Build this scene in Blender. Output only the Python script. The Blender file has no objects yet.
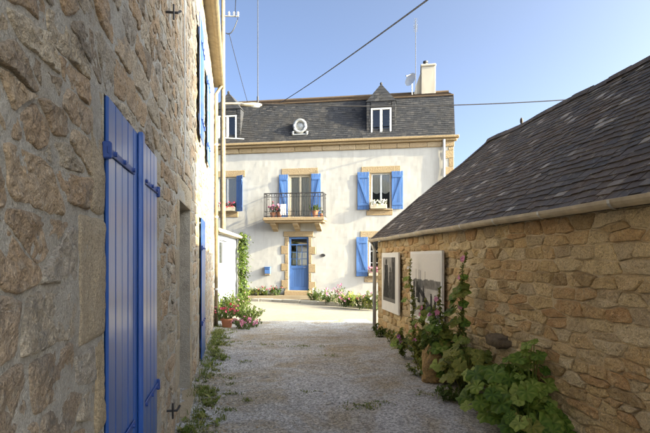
import bpy, math, random
from mathutils import Vector, noise
from math import radians, sin, cos, pi, sqrt

# ------------------------------------------------------------------ camera, sky, sun, exposure
scene = bpy.context.scene
COL = scene.collection
EYE, FOC, HORIZON = 1.6, 505.0, 258.0            # eye height in m; focal length and horizon row in photo pixels
cd = bpy.data.cameras.new('camera'); cam = bpy.data.objects.new('camera', cd); COL.objects.link(cam)
cam.location = (0, 0, EYE); cam.rotation_euler = (radians(90), 0, 0)
cd.sensor_width = 36; cd.sensor_fit = 'HORIZONTAL'; cd.lens = FOC / 650 * 36; cd.shift_y = (HORIZON - 216.5) / 650
cd.clip_start = 0.05; cd.clip_end = 3000
scene.camera = cam

SUN = Vector((cos(radians(17.5)), -sin(radians(17.5)), 0)); SUN_EL = radians(20)
SUN = Vector((SUN.x * cos(SUN_EL), SUN.y * cos(SUN_EL), sin(SUN_EL)))
w = bpy.data.worlds.new('World'); scene.world = w; w.use_nodes = True
nt = w.node_tree; nt.nodes.clear()
sky = nt.nodes.new('ShaderNodeTexSky'); sky.sky_type = 'NISHITA'; sky.sun_disc = False
sky.sun_elevation = SUN_EL; sky.sun_rotation = math.atan2(SUN.x, SUN.y)
sky.air_density = 0.14; sky.dust_density = 4.0; sky.ozone_density = 4.2
bg = nt.nodes.new('ShaderNodeBackground'); bg.inputs['Strength'].default_value = 0.15
wo = nt.nodes.new('ShaderNodeOutputWorld')
nt.links.new(sky.outputs[0], bg.inputs[0]); nt.links.new(bg.outputs[0], wo.inputs[0])
ld = bpy.data.lights.new('sun', 'SUN'); ld.energy = 2.0; ld.angle = radians(0.5); ld.color = (1.0, 0.87, 0.68)
lo = bpy.data.objects.new('sun', ld); COL.objects.link(lo); lo.location = (20, -20, 20)
lo.rotation_euler = SUN.to_track_quat('Z', 'Y').to_euler()
scene.view_settings.view_transform = 'Standard'; scene.view_settings.look = 'None'
scene.view_settings.exposure = 3.05; scene.view_settings.gamma = 1.0
scene.view_settings.use_curve_mapping = False
scene.view_settings.use_white_balance = True; scene.view_settings.white_balance_temperature = 7500; scene.view_settings.white_balance_tint = -2

# ------------------------------------------------------------------ helpers: shapes
R = random.Random(7)
def rnd(a, b): return R.uniform(a, b)
def nz(x, y, z, s=1.0): return noise.noise(Vector((x * s, y * s, z * s)))

class Frame:
    """A vertical plane: s runs to the right seen from the front, d comes out of it, z is up."""
    def __init__(self, o, u):
        self.o = Vector((o[0], o[1], 0)); self.u = Vector((u[0], u[1], 0)).normalized()
        self.n = Vector((self.u.y, -self.u.x, 0))
    def __call__(self, s, d, z): return self.o + self.u * s + self.n * d + Vector((0, 0, z))
    def s_at(self, px):
        k = (px - 325) / FOC
        return (k * self.o.y - self.o.x) / (self.u.x - k * self.u.y)
    def z_at(self, px, py):
        s = self.s_at(px); y = self.o.y + self.u.y * s
        return EYE + (HORIZON - py) / FOC * y
WORLD = Frame((0, 0), (1, 0)); WORLD.n = Vector((0, -1, 0))
def ground_z(y):
    t = min(1, max(0, (y - 7.5) / 6.5)); return -0.15 * t * t * (3 - 2 * t)
def on_ground(px, py):
    y = 5.0
    for _ in range(12): y = FOC * (EYE - ground_z(y)) / (py - HORIZON)
    return Vector(((px - 325) / FOC * y, y, ground_z(y)))
def pixel(p):
    if p.y < 0.2: return None
    return 325 + FOC * p.x / p.y, HORIZON - FOC * (p.z - EYE) / p.y

class MB:
    def __init__(self): self.v = []; self.f = []; self.t = []; self.tone = 0.5; self.c = None
    def add(self, p):
        self.v.append((p[0], p[1], p[2])); self.t.append(self.tone); return len(self.v) - 1
    def poly(self, pts): self.f.append([self.add(p) for p in pts])
    def hexa(self, P):                       # 8 corners: bottom 0-3, top 4-7
        i = [self.add(p) for p in P]
        for q in ((3, 2, 1, 0), (4, 5, 6, 7), (0, 1, 5, 4), (1, 2, 6, 5), (2, 3, 7, 6), (3, 0, 4, 7)): self.f.append([i[k] for k in q])
    def box(self, F, s0, s1, d0, d1, z0, z1, ch=0.0, jit=0.0):
        if ch <= 0:
            self.hexa([F(s0, d1, z0), F(s1, d1, z0), F(s1, d0, z0), F(s0, d0, z0), F(s0, d1, z1), F(s1, d1, z1), F(s1, d0, z1), F(s0, d0, z1)]); return
        lo_, hi_ = (s0, d0, z0), (s1, d1, z1); ch = min(ch, *(0.45 * abs(hi_[k] - lo_[k]) for k in range(3)))
        idx = {}
        for a in (0, 1):
            for b in (0, 1):
                for c in (0, 1):
                    cor = (a, b, c)
                    for ax in range(3):
                        q = []
                        for k in range(3):
                            base = hi_[k] if cor[k] else lo_[k]
                            q.append(base if k == ax else base + (-ch if cor[k] else ch))
                        if jit: q = [x + rnd(-jit, jit) for x in q]
                        idx[cor, ax] = self.add(F(*q))
        for ax in range(3):
            o1, o2 = (ax + 1) % 3, (ax + 2) % 3
            for side in (0, 1):
                def cc(x, y):
                    t = [0, 0, 0]; t[ax] = side; t[o1] = x; t[o2] = y; return tuple(t)
                ring = [cc(0, 0), cc(1, 0), cc(1, 1), cc(0, 1)]
                self.f.append([idx[c, ax] for c in (ring if side else ring[::-1])])
            for x in (0, 1):
                for y in (0, 1):
                    def ee(v):
                        t = [0, 0, 0]; t[ax] = v; t[o1] = x; t[o2] = y; return tuple(t)
                    self.f.append([idx[ee(0), o1], idx[ee(1), o1], idx[ee(1), o2], idx[ee(0), o2]])
        for a in (0, 1):
            for b in (0, 1):
                for c in (0, 1): self.f.append([idx[(a, b, c), k] for k in range(3)])
    def tube(self, pts, rad, n=8, cap=True):
        pts = [Vector(p) for p in pts]; rads = rad if isinstance(rad, (list, tuple)) else [rad] * len(pts)
        rings = []
        for i, p in enumerate(pts):
            t = (pts[min(i + 1, len(pts) - 1)] - pts[max(i - 1, 0)]).normalized()
            a = t.orthogonal().normalized() if abs(t.z) > 0.95 else t.cross(Vector((0, 0, 1))).normalized()
            if abs(t.z) > 0.95: a = (Vector((1, 0, 0)) - t * t.x).normalized()
            b = t.cross(a)
            rings.append([self.add(p + (a * cos(2 * pi * k / n) + b * sin(2 * pi * k / n)) * rads[i]) for k in range(n)])
        for r0, r1 in zip(rings, rings[1:]):
            for k in range(n): self.f.append([r0[k], r0[(k + 1) % n], r1[(k + 1) % n], r1[k]])
        if cap: self.f.append(rings[0][::-1]); self.f.append(rings[-1])
    def lathe(self, c, prof, n=16):            # prof: (radius, height)
        c = Vector(c); rings = [[self.add(c + Vector((r * cos(2 * pi * k / n), r * sin(2 * pi * k / n), h))) for k in range(n)] for r, h in prof]
        for r0, r1 in zip(rings, rings[1:]):
            for k in range(n): self.f.append([r0[k], r0[(k + 1) % n], r1[(k + 1) % n], r1[k]])
        self.f.append(rings[0][::-1]); self.f.append(rings[-1])
    def blob(self, c, r, seed=0, n=10, m=7, amp=0.25, sq=1.0):
        c = Vector(c); rows = []
        for i in range(m + 1):
            th = pi * i / m; row = []
            for k in range(n):
                ph = 2 * pi * k / n
                d = Vector((sin(th) * cos(ph), sin(th) * sin(ph), cos(th)))
                q = Vector([math.copysign(abs(x) ** sq, x) for x in d])
                f = 1 + amp * noise.noise(d * 1.6 + Vector((seed * 3.1, seed * 1.7, seed)))
                row.append(self.add(c + Vector((q.x * r[0], q.y * r[1], q.z * r[2])) * f))
            rows.append(row)
        for a, b in zip(rows, rows[1:]):
            for k in range(n): self.f.append([a[k], b[k], b[(k + 1) % n], a[(k + 1) % n]])

def obj(name, mb, mat, parent=None, origin=None, smooth=False, kind=None):
    o = Vector(parent['_o']) if parent is not None else (Vector(origin) if origin is not None else None)
    if o is None:
        xs = [v[0] for v in mb.v]; ys = [v[1] for v in mb.v]; zs = [v[2] for v in mb.v]
        o = Vector(((min(xs) + max(xs)) / 2, (min(ys) + max(ys)) / 2, min(zs)))
    me = bpy.data.meshes.new(name)
    me.from_pydata([(v[0] - o.x, v[1] - o.y, v[2] - o.z) for v in mb.v], [], mb.f)
    at = me.attributes.new('tone', 'FLOAT', 'POINT'); at.data.foreach_set('value', mb.t)
    if mb.c:
        ca = me.color_attributes.new('print', 'FLOAT_COLOR', 'POINT'); ca.data.foreach_set('color', [x for c in mb.c for x in (c[0], c[1], c[2], 1.0)])
    if smooth: me.polygons.foreach_set('use_smooth', [True] * len(me.polygons))
    me.materials.append(mat)
    ob = bpy.data.objects.new(name, me); COL.objects.link(ob)
    ob['_o'] = tuple(o)
    if parent is not None: ob.parent = parent
    else: ob.location = o
    if kind: ob['kind'] = kind
    return ob
def thing(name, loc, label, cat, group=None):
    e = bpy.data.objects.new(name, None); COL.objects.link(e); e.location = loc; e['_o'] = tuple(loc); e.empty_display_size = 0.2
    return tag(e, label, cat, group)
def tag(o, label, cat, group=None):
    o['label'] = label; o['category'] = cat
    if group: o['group'] = group
    return o

# ------------------------------------------------------------------ helpers: materials
class Mat:
    def __init__(self, name):
        self.m = bpy.data.materials.new(name); self.m.use_nodes = True; self.t = self.m.node_tree; self.n = self.t.nodes
        self.p = self.n['Principled BSDF']; self.geo = self.n.new('ShaderNodeNewGeometry'); self.out = self.n['Material Output']
    def link(self, a, b): self.t.links.new(a, b)
    def pos(self, sc=(1, 1, 1)):
        m = self.n.new('ShaderNodeMapping'); m.inputs['Scale'].default_value = sc; self.link(self.geo.outputs['Position'], m.inputs['Vector']); return m.outputs[0]
    def noise(self, scale, detail=4, rough=0.55, sc=None, dist=0.0):
        q = self.n.new('ShaderNodeTexNoise'); q.inputs['Scale'].default_value = scale; q.inputs['Detail'].default_value = detail
        q.inputs['Roughness'].default_value = rough; q.inputs['Distortion'].default_value = dist
        self.link(self.pos(sc) if sc else self.geo.outputs['Position'], q.inputs['Vector']); return q.outputs['Fac']
    def voronoi(self, scale, feature='F1', sc=None):
        q = self.n.new('ShaderNodeTexVoronoi'); q.inputs['Scale'].default_value = scale; q.feature = feature
        self.link(self.pos(sc) if sc else self.geo.outputs['Position'], q.inputs['Vector']); return q
    def tone(self, name='tone'):
        a = self.n.new('ShaderNodeAttribute'); a.attribute_name = name; return a.outputs['Fac']
    def ramp(self, fac, stops, interp='LINEAR'):
        r = self.n.new('ShaderNodeValToRGB'); e = r.color_ramp.elements; r.color_ramp.interpolation = interp
        while len(e) < len(stops): e.new(0.5)
        for k, (p, c) in enumerate(stops):
            e[k].position = p; c = (c, c, c) if isinstance(c, (int, float)) else c; e[k].color = (*c, 1)
        self.link(fac, r.inputs[0]); return r.outputs[0]
    def mix(self, fac, a, b, mode='MIX'):
        x = self.n.new('ShaderNodeMix'); x.data_type = 'RGBA'; x.blend_type = mode
        for v, i in ((fac, 0), (a, 6), (b, 7)):
            if isinstance(v, (int, float)): x.inputs[i].default_value = v if i == 0 else (v, v, v, 1)
            elif isinstance(v, tuple): x.inputs[i].default_value = (*v, 1)
            else: self.link(v, x.inputs[i])
        return x.outputs[2]
    def math(self, op, a, b=0.5):
        x = self.n.new('ShaderNodeMath'); x.operation = op
        for v, i in ((a, 0), (b, 1)):
            if isinstance(v, (int, float)): x.inputs[i].default_value = v
            else: self.link(v, x.inputs[i])
        return x.outputs[0]
    def bump(self, h, strength, dist=0.01, prev=None):
        b = self.n.new('ShaderNodeBump'); b.inputs['Strength'].default_value = strength; b.inputs['Distance'].default_value = dist
        self.link(h, b.inputs['Height'])
        if prev is not None: self.link(prev, b.inputs['Normal'])
        return b.outputs[0]
    def done(self, col, rough=0.8, normal=None, spec=0.4, metal=0.0, coat=0.0):
        P = self.p; P.inputs['Coat Weight'].default_value = coat; P.inputs['Coat Roughness'].default_value = 0.22; P.inputs['Coat IOR'].default_value = 1.7
        if isinstance(col, tuple): P.inputs['Base Color'].default_value = (*col, 1)
        else: self.link(col, P.inputs['Base Color'])
        if isinstance(rough, (int, float)): P.inputs['Roughness'].default_value = rough
        else: self.link(rough, P.inputs['Roughness'])
        P.inputs['Specular IOR Level'].default_value = spec; P.inputs['Metallic'].default_value = metal
        if normal is not None: self.link(normal, P.inputs['Normal'])
        return self.m

def stone_mat(name, cols, lichen=(0.62, 0.58, 0.48), dark=(0.10, 0.08, 0.06), patch=0.35, grain=55, weather=0.0, grime=(0.17, 0.15, 0.125)):
    m = Mat(name)
    base = m.ramp(m.tone(), [(i / (len(cols) - 1), c) for i, c in enumerate(cols)])
    big = m.noise(7, 5, 0.6); fine = m.noise(grain, 5, 0.65); mid = m.noise(22, 4, 0.6)
    c = m.mix(m.ramp(big, [(0.38, 0.0), (0.7, 0.75)]), base, m.mix(0.5, base, cols[len(cols) // 2]))
    c = m.mix(m.math('MULTIPLY', m.ramp(mid, [(0.55, 0.0), (0.72, 1.0)]), patch), c, lichen)
    c = m.mix(m.math('MULTIPLY', m.ramp(fine, [(0.30, 1.0), (0.44, 0.0)]), 0.5), c, dark)
    c = m.mix(0.35, c, m.ramp(fine, [(0.2, 0.55), (0.8, 1.4)]), 'MULTIPLY')
    sp = m.noise(150, 3, 0.7)
    c = m.mix(0.8, c, m.ramp(sp, [(0.30, 0.50), (0.5, 1.0), (0.68, 1.45)]), 'MULTIPLY')
    c = m.mix(m.math('MULTIPLY', m.ramp(m.noise(4.3, 6, 0.7, dist=0.5), [(0.52, 0.0), (0.66, 1.0)]), weather), c, grime)
    b = m.bump(mid, 0.7, 0.03); b = m.bump(fine, 0.75, 0.012, b); b = m.bump(sp, 0.6, 0.005, b)
    return m.done(c, 0.92, b, 0.2)
def mortar_mat(name, a, b_, grain=70):
    m = Mat(name)
    big = m.noise(3.0, 5, 0.6); fine = m.noise(grain, 4, 0.7); mid = m.noise(15, 4, 0.6)
    c = m.mix(m.ramp(big, [(0.35, 0.0), (0.65, 1.0)]), a, b_)
    c = m.mix(m.math('MULTIPLY', m.ramp(mid, [(0.5, 0.0), (0.75, 1.0)]), 0.5), c, tuple(x * 0.72 for x in a))
    c = m.mix(0.5, c, m.ramp(fine, [(0.25, 0.6), (0.75, 1.3)]), 'MULTIPLY')
    sp = m.noise(160, 3, 0.7)
    c = m.mix(0.7, c, m.ramp(sp, [(0.30, 0.55), (0.5, 1.0), (0.68, 1.35)]), 'MULTIPLY')
    c = m.mix(m.math('MULTIPLY', m.ramp(m.noise(3.7, 6, 0.7, dist=0.5), [(0.5, 0.0), (0.66, 1.0)]), 0.35), c, tuple(x * 0.5 for x in b_))
    b = m.bump(mid, 0.6, 0.03); b = m.bump(fine, 0.7, 0.01, b); b = m.bump(sp, 0.6, 0.005, b)
    return m.done(c, 0.95, b, 0.15)
def paint_mat(name, col, rough=0.35, worn=0.12, wear_col=(0.45, 0.47, 0.5), spec=0.5, coat=0.0):
    m = Mat(name)
    n1 = m.noise(3, 3, 0.5, (1, 1, 0.3)); n2 = m.noise(90, 3, 0.6, (1, 1, 0.12))
    lo_ = tuple(x * 0.8 for x in col); hi_ = tuple(min(1, x * 1.2 + 0.004) for x in col)
    t = m.ramp(m.tone(), [(0, lo_), (1, hi_)])
    c = m.mix(0.6, t, m.ramp(n1, [(0.3, 0.75), (0.7, 1.2)]), 'MULTIPLY')
    c = m.mix(m.math('MULTIPLY', m.ramp(m.noise(28, 5, 0.7), [(0.62, 0.0), (0.72, 1.0)]), worn), c, wear_col)
    return m.done(c, m.ramp(n1, [(0.3, rough * 0.8), (0.7, rough * 1.3)]), m.bump(n2, 0.3, 0.004), spec, 0.0, coat)
def plain_mat(name, col, rough=0.7, var=0.25, scale=12, bump=0.2, spec=0.3, metal=0.0, dist=0.006):
    m = Mat(name); n = m.noise(scale, 4, 0.6); f = m.noise(scale * 7, 3, 0.6)
    c = m.mix(1.0, col, m.ramp(n, [(0.3, 1 - var), (0.7, 1 + var)]), 'MULTIPLY')
    return m.done(c, rough, m.bump(f, bump, dist), spec, metal)
def leaf_mat(name, cols, trans=0.3):
    m = Mat(name)
    c = m.ramp(m.tone(), [(i / (len(cols) - 1), c) for i, c in enumerate(cols)])
    c = m.mix(0.6, c, m.ramp(m.noise(25, 3), [(0.3, 0.7), (0.7, 1.3)]), 'MULTIPLY')
    m.done(c, 0.5, m.bump(m.noise(60, 2), 0.2, 0.004), 0.2)
    tr = m.n.new('ShaderNodeBsdfTranslucent'); m.link(c, tr.inputs['Color'])
    mx = m.n.new('ShaderNodeMixShader'); mx.inputs[0].default_value = trans
    m.link(m.p.outputs[0], mx.inputs[1]); m.link(tr.outputs[0], mx.inputs[2]); m.link(mx.outputs[0], m.out.inputs[0])
    return m.m
def glass_mat(name):
    m = Mat(name)
    gl = m.n.new('ShaderNodeBsdfGlossy'); gl.inputs['Roughness'].default_value = 0.02
    tr = m.n.new('ShaderNodeBsdfTransparent'); tr.inputs['Color'].default_value = (0.82, 0.86, 0.88, 1)
    fr = m.n.new('ShaderNodeFresnel'); fr.inputs['IOR'].default_value = 1.6
    m.link(m.bump(m.noise(2.5, 2), 0.05, 0.02), gl.inputs['Normal'])
    mx = m.n.new('ShaderNodeMixShader'); m.link(m.math('ADD', fr.outputs[0], 0.05), mx.inputs[0])
    m.link(tr.outputs[0], mx.inputs[1]); m.link(gl.outputs[0], mx.inputs[2]); m.link(mx.outputs[0], m.out.inputs[0])
    return m.m

M = {}
M['stone'] = stone_mat('rubble_stone', [(0.27, 0.215, 0.155), (0.40, 0.275, 0.165), (0.44, 0.365, 0.26), (0.34, 0.295, 0.235), (0.44, 0.295, 0.17), (0.50, 0.435, 0.33)], weather=0.75)
M['mortar'] = mortar_mat('lime_mortar', (0.47, 0.435, 0.37), (0.40, 0.36, 0.295))
M['barn_stone'] = stone_mat('golden_stone', [(0.31, 0.21, 0.105), (0.55, 0.40, 0.205), (0.44, 0.26, 0.12), (0.61, 0.475, 0.27), (0.42, 0.325, 0.205), (0.67, 0.55, 0.35)], lichen=(0.62, 0.54, 0.38), weather=0.35, grime=(0.22, 0.155, 0.085))
M['barn_mortar'] = mortar_mat('golden_mortar', (0.66, 0.54, 0.36), (0.57, 0.44, 0.26))
M['granite'] = stone_mat('dressed_granite', [(0.38, 0.31, 0.22), (0.44, 0.36, 0.25), (0.42, 0.33, 0.21), (0.48, 0.41, 0.31)], patch=0.2, grain=90)
M['facade_granite'] = stone_mat('facade_granite', [(0.26, 0.19, 0.105), (0.31, 0.235, 0.14), (0.28, 0.20, 0.115), (0.34, 0.265, 0.17)], patch=0.2, grain=40, lichen=(0.40, 0.35, 0.26))

# ------------------------------------------------------------------ setting: ground, alley, road, flower bed ground
LEFT = Frame((-0.557, 0), (-0.176, 1)); LK = sqrt(1 + 0.176 ** 2)      # stone house wall; s = Y * LK
BARN = Frame((1.23, 11.7), (0.132, -1)); BK = sqrt(1 + 0.132 ** 2)      # barn wall; s = (11.7 - Y) * BK
FAC = Frame((-1.20, 22.5), (0.986, -0.165))                             # townhouse facade; s = 0 at the door
def left_x(y): return -0.557 - 0.176 * y
def barn_x(y): return 1.23 + 0.132 * (11.7 - y)

def ground_mat(name, cols, pebble=0.5, dry=None):
    m = Mat(name)
    big = m.noise(0.55, 4, 0.6); mid = m.noise(2.6, 5, 0.65); fine = m.noise(45, 4, 0.7)
    vo = m.voronoi(48); v2 = m.voronoi(105)
    c = m.ramp(m.mix(0.5, big, mid), [(0.32, cols[0]), (0.5, cols[1]), (0.68, cols[2])])
    if dry: c = m.mix(m.ramp(m.noise(0.9, 6, 0.7, dist=0.8), [(0.46, 0.0), (0.62, 0.85)]), c, dry)
    c = m.mix(pebble, c, m.ramp(vo.outputs['Color'], [(0.15, 0.42), (0.85, 1.5)]), 'MULTIPLY')
    c = m.mix(pebble * 0.7, c, m.ramp(v2.outputs['Color'], [(0.15, 0.5), (0.85, 1.45)]), 'MULTIPLY')
    c = m.mix(0.5, c, m.ramp(fine, [(0.25, 0.65), (0.75, 1.3)]), 'MULTIPLY')
    b = m.bump(mid, 0.4, 0.05); b = m.bump(vo.outputs['Distance'], -0.5 * pebble - 0.1, 0.01, b); b = m.bump(fine, 0.5, 0.006, b)
    return m.done(c, 0.93, b, 0.2)
M['alley'] = ground_mat('alley_gravel', [(0.30, 0.287, 0.27), (0.40, 0.385, 0.365), (0.49, 0.475, 0.45)], 0.72, (0.30, 0.24, 0.155))
M['road'] = ground_mat('road_asphalt', [(0.25, 0.225, 0.18), (0.285, 0.255, 0.205), (0.32, 0.29, 0.235)], 0.25)
M['soil'] = ground_mat('soil', [(0.13, 0.10, 0.06), (0.18, 0.14, 0.09), (0.23, 0.19, 0.12)], 0.3)
M['land'] = ground_mat('land', [(0.10, 0.11, 0.05), (0.15, 0.14, 0.08), (0.2, 0.18, 0.12)], 0.2)
M['kerb'] = stone_mat('kerb_stone', [(0.36, 0.32, 0.26), (0.46, 0.42, 0.35)], patch=0.2)

g = MB(); g.poly([(-900, -900, -0.42), (900, -900, -0.42), (900, 900, -0.42), (-900, 900, -0.42)])
obj('ground', g, M['land'], origin=(0, 0, -0.42), kind='structure')
# alley: a fine uneven sheet between the two walls
g = MB(); ny = 230; nx = 60; idx = {}
for j in range(ny + 1):
    y = -6 + 20.2 * j / ny
    x0, x1 = left_x(y) - 0.25, (barn_x(y) + 0.25)
    for i in range(nx + 1):
        t = i / nx; x = x0 + (x1 - x0) * t
        z = ground_z(y) + 0.018 * nz(x, y, 0, 0.9) + 0.008 * nz(x, y, 3, 3.1) + 0.005 * nz(x, y, 7, 9)
        z += 0.035 * max(0, 1 - (x - left_x(y)) / 0.6) + 0.03 * max(0, 1 - (barn_x(y) - x) / 0.6)
        idx[i, j] = g.add((x, y, z))
for j in range(ny):
    for i in range(nx): g.f.append([idx[i, j], idx[i + 1, j], idx[i + 1, j + 1], idx[i, j + 1]])
obj('alley', g, M['alley'], origin=(0, 5, 0), smooth=True, kind='structure')
# road crossing in front of the townhouse
g = MB(); idx = {}
for j in range(61):
    for i in range(91):
        x = -22 + 44 * i / 90; y = 11.0 + 13.0 * j / 60
        idx[i, j] = g.add((x, y, ground_z(max(y, 13)) - 0.035 + 0.01 * nz(x, y, 1, 0.5) + (0 if y > 13.6 else -0.02)))
for j in range(60):
    for i in range(90): g.f.append([idx[i, j], idx[i + 1, j], idx[i + 1, j + 1], idx[i, j + 1]])
obj('road', g, M['road'], origin=(0, 17, -0.15), smooth=True, kind='structure')
# flower bed along the facade, with a low stone edging
edge = [(-7.5, 22.6), (-3.3, 21.0), (-2.15, 20.65), (0.05, 19.2), (1.9, 17.5), (4.2, 16.0), (8.0, 14.2)]
g = MB()
for (xa, ya), (xb, yb) in zip(edge, edge[1:]):
    for k in range(6):
        p = [(xa + (xb - xa) * t, ya + (yb - ya) * t) for t in (k / 6, (k + 1) / 6)]
        q = [(x, 22.5 + (-1.20 - x) * 0.165 / 0.986 + 0.05) for x, _ in p]
        g.poly([(p[0][0], p[0][1], -0.1), (p[1][0], p[1][1], -0.1), (q[1][0], max(q[1][1], p[1][1] + 0.05), -0.02), (q[0][0], max(q[0][1], p[0][1] + 0.05), -0.02)])
obj('flower_bed', g, M['soil'], origin=(0, 20, -0.1), kind='structure')
g = MB()
kerb = None
for (xa, ya), (xb, yb) in zip(edge[1:], edge[2:]):
    F = Frame((xa, ya), (xb - xa, yb - ya)); L = sqrt((xb - xa) ** 2 + (yb - ya) ** 2); s = 0
    while s < L - 0.15:
        e = min(L, s + rnd(0.5, 0.9)); m_ = MB(); m_.tone = rnd(0, 1)
        m_.box(F, s + 0.008, e - 0.008, -0.13, 0.03 + rnd(-0.01, 0.01), -0.35, -0.07 + rnd(-0.012, 0.012), 0.02, 0.004)
        if kerb is None:
            kerb = obj('kerb', m_, M['kerb'], origin=(0, 19, -0.15), kind='structure')
        else: obj('kerb_stone', m_, M['kerb'], kerb)
        s = e

# ------------------------------------------------------------------ rubble walls
def clip(poly, a, b, c):                    # keep a*x + b*y <= c
    out = []
    for i in range(len(poly)):
        p, q = poly[i - 1], poly[i]; dp = a * p[0] + b * p[1] - c; dq = a * q[0] + b * q[1] - c
        if (dp <= 0) != (dq <= 0):
            t = dp / (dp - dq); out.append((p[0] + (q[0] - p[0]) * t, p[1] + (q[1] - p[1]) * t))
        if dq <= 0: out.append(q)
    return out
def stone_cells(s0, s1, z0, z1, hr, wf, aspect, holes, rg, wild=0.22):
    seeds = []; z = z0
    while z < z1:
        h = rg.uniform(*hr); s = s0 + rg.uniform(-0.3, 0)
        while s < s1:
            wd = h * wf * rg.uniform(0.5, 1.8)
            zz = z + h / 2 + rg.uniform(-wild, wild) * h; ss = s + wd / 2
            if s0 < ss < s1 and z0 < zz < z1 and not any(a < ss < b and c < zz < d for a, b, c, d in holes):
                seeds.append((ss / aspect, zz))
                if rg.random() < 0.14: seeds.append(((ss + rg.uniform(-0.3, 0.3) * wd) / aspect, zz + rg.choice((-1, 1)) * h * 0.42))
            s += wd
        z += h
    cs = hr[1] * 1.6; grid = {}
    for k, p in enumerate(seeds): grid.setdefault((int(p[0] // cs), int(p[1] // cs)), []).append(k)
    cells = []
    for k, p in enumerate(seeds):
        poly = [(s0 / aspect, z0), (s1 / aspect, z0), (s1 / aspect, z1), (s0 / aspect, z1)]
        gx, gy = int(p[0] // cs), int(p[1] // cs); near = []
        for i in range(gx - 2, gx + 3):
            for j in range(gy - 2, gy + 3): near += grid.get((i, j), [])
        near.sort(key=lambda q: (seeds[q][0] - p[0]) ** 2 + (seeds[q][1] - p[1]) ** 2)
        for q in near[1:40]:
            q = seeds[q]; a, b = q[0] - p[0], q[1] - p[1]
            poly = clip(poly, a, b, (q[0] ** 2 + q[1] ** 2 - p[0] ** 2 - p[1] ** 2) / 2)
            if len(poly) < 3: break
        poly = [(x * aspect, y) for x, y in poly]; c = (p[0] * aspect, p[1])
        for a, b, lo_, hi_ in holes:
            if not poly: break
            d = [(a - c[0], (1, 0, a)), (c[0] - b, (-1, 0, -b)), (lo_ - c[1], (0, 1, lo_)), (c[1] - hi_, (0, -1, -hi_))]
            if max(x for x, _ in poly) > a and min(x for x, _ in poly) < b and max(y for _, y in poly) > lo_ and min(y for _, y in poly) < hi_:
                poly = clip(poly, *max(d)[1])
        if len(poly) >= 3: cells.append(poly)
    return cells
def area(poly): return 0.5 * abs(sum(poly[i - 1][0] * poly[i][1] - poly[i][0] * poly[i - 1][1] for i in range(len(poly))))
def stone(mb, F, poly, gap, depth, rg, n=16, rings=4, rough=0.006, ragged=1.0):
    cx = sum(p[0] for p in poly) / len(poly); cy = sum(p[1] for p in poly) / len(poly)
    for k_ in (.10, .2):                     # blunt the corners
        poly = [q for i in range(len(poly)) for q in ((poly[i - 1][0] * (1 - k_) + poly[i][0] * k_, poly[i - 1][1] * (1 - k_) + poly[i][1] * k_), (poly[i - 1][0] * k_ + poly[i][0] * (1 - k_), poly[i - 1][1] * k_ + poly[i][1] * (1 - k_)))]
    per = [0]
    for i in range(len(poly)): per.append(per[-1] + math.dist(poly[i], poly[(i + 1) % len(poly)]))
    pts = []; j = 0
    for k in range(n):
        d = per[-1] * k / n
        while per[j + 1] < d: j += 1
        t = (d - per[j]) / max(1e-9, per[j + 1] - per[j]); a, b = poly[j], poly[(j + 1) % len(poly)]
        pts.append((a[0] + (b[0] - a[0]) * t, a[1] + (b[1] - a[1]) * t))
    sd = rg.uniform(0, 100); g2 = gap * rg.uniform(0.4, 1.5); tilt = (rg.uniform(-.03, .03), rg.uniform(-.04, .04)); dep = depth * rg.uniform(0.3, 1.3)
    lev = [(1.03, -1.0, 0.0), (0.97, 0.25, 0.5), (0.92, 0.75, 0.9)] + [(0.92 * (1 - (k + 1) / (rings - 1)) + 0.02, 1.0, 1.0) for k in range(rings - 2)]
    rr = []
    for sc, dd, jt in lev:
        row = []
        for x, y in pts:
            vx, vy = x - cx, y - cy; L = max(1e-4, sqrt(vx * vx + vy * vy)); f = max(0.3, 1 - g2 / L) * sc
            f *= 1 + ragged * (0.10 * nz(x, y, sd, 9) + 0.07 * nz(x, y, sd, 31)) * min(1, sc * 1.2)
            X, Y = cx + vx * f, cy + vy * f
            dz = (-0.02 if dd < 0 else dep * dd) + jt * (rough * 1.6 * nz(X, Y, sd, 7) + rough * nz(X, Y, sd, 21) + rough * 0.6 * nz(X, Y, sd, 55) + tilt[0] * vx + tilt[1] * vy)
            row.append(mb.add(F(X, dz, Y)))
        rr.append(row)
    c = mb.add(F(cx, dep + rough * 1.6 * nz(cx, cy, sd, 7), cy))
    for a, b in zip(rr, rr[1:]):
        for k in range(n): mb.f.append([a[k], a[(k + 1) % n], b[(k + 1) % n], b[k]])
    for k in range(n): mb.f.append([rr[-1][k], rr[-1][(k + 1) % n], c])
def breaks(a, b, cuts, step):
    c = sorted({a, b, *[x for x in cuts if a < x < b]}); out = []
    for p, q in zip(c, c[1:]):
        k = max(1, int(math.ceil((q - p) / step))); out += [p + (q - p) * i / k for i in range(k)]
    return out + [b]
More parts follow.
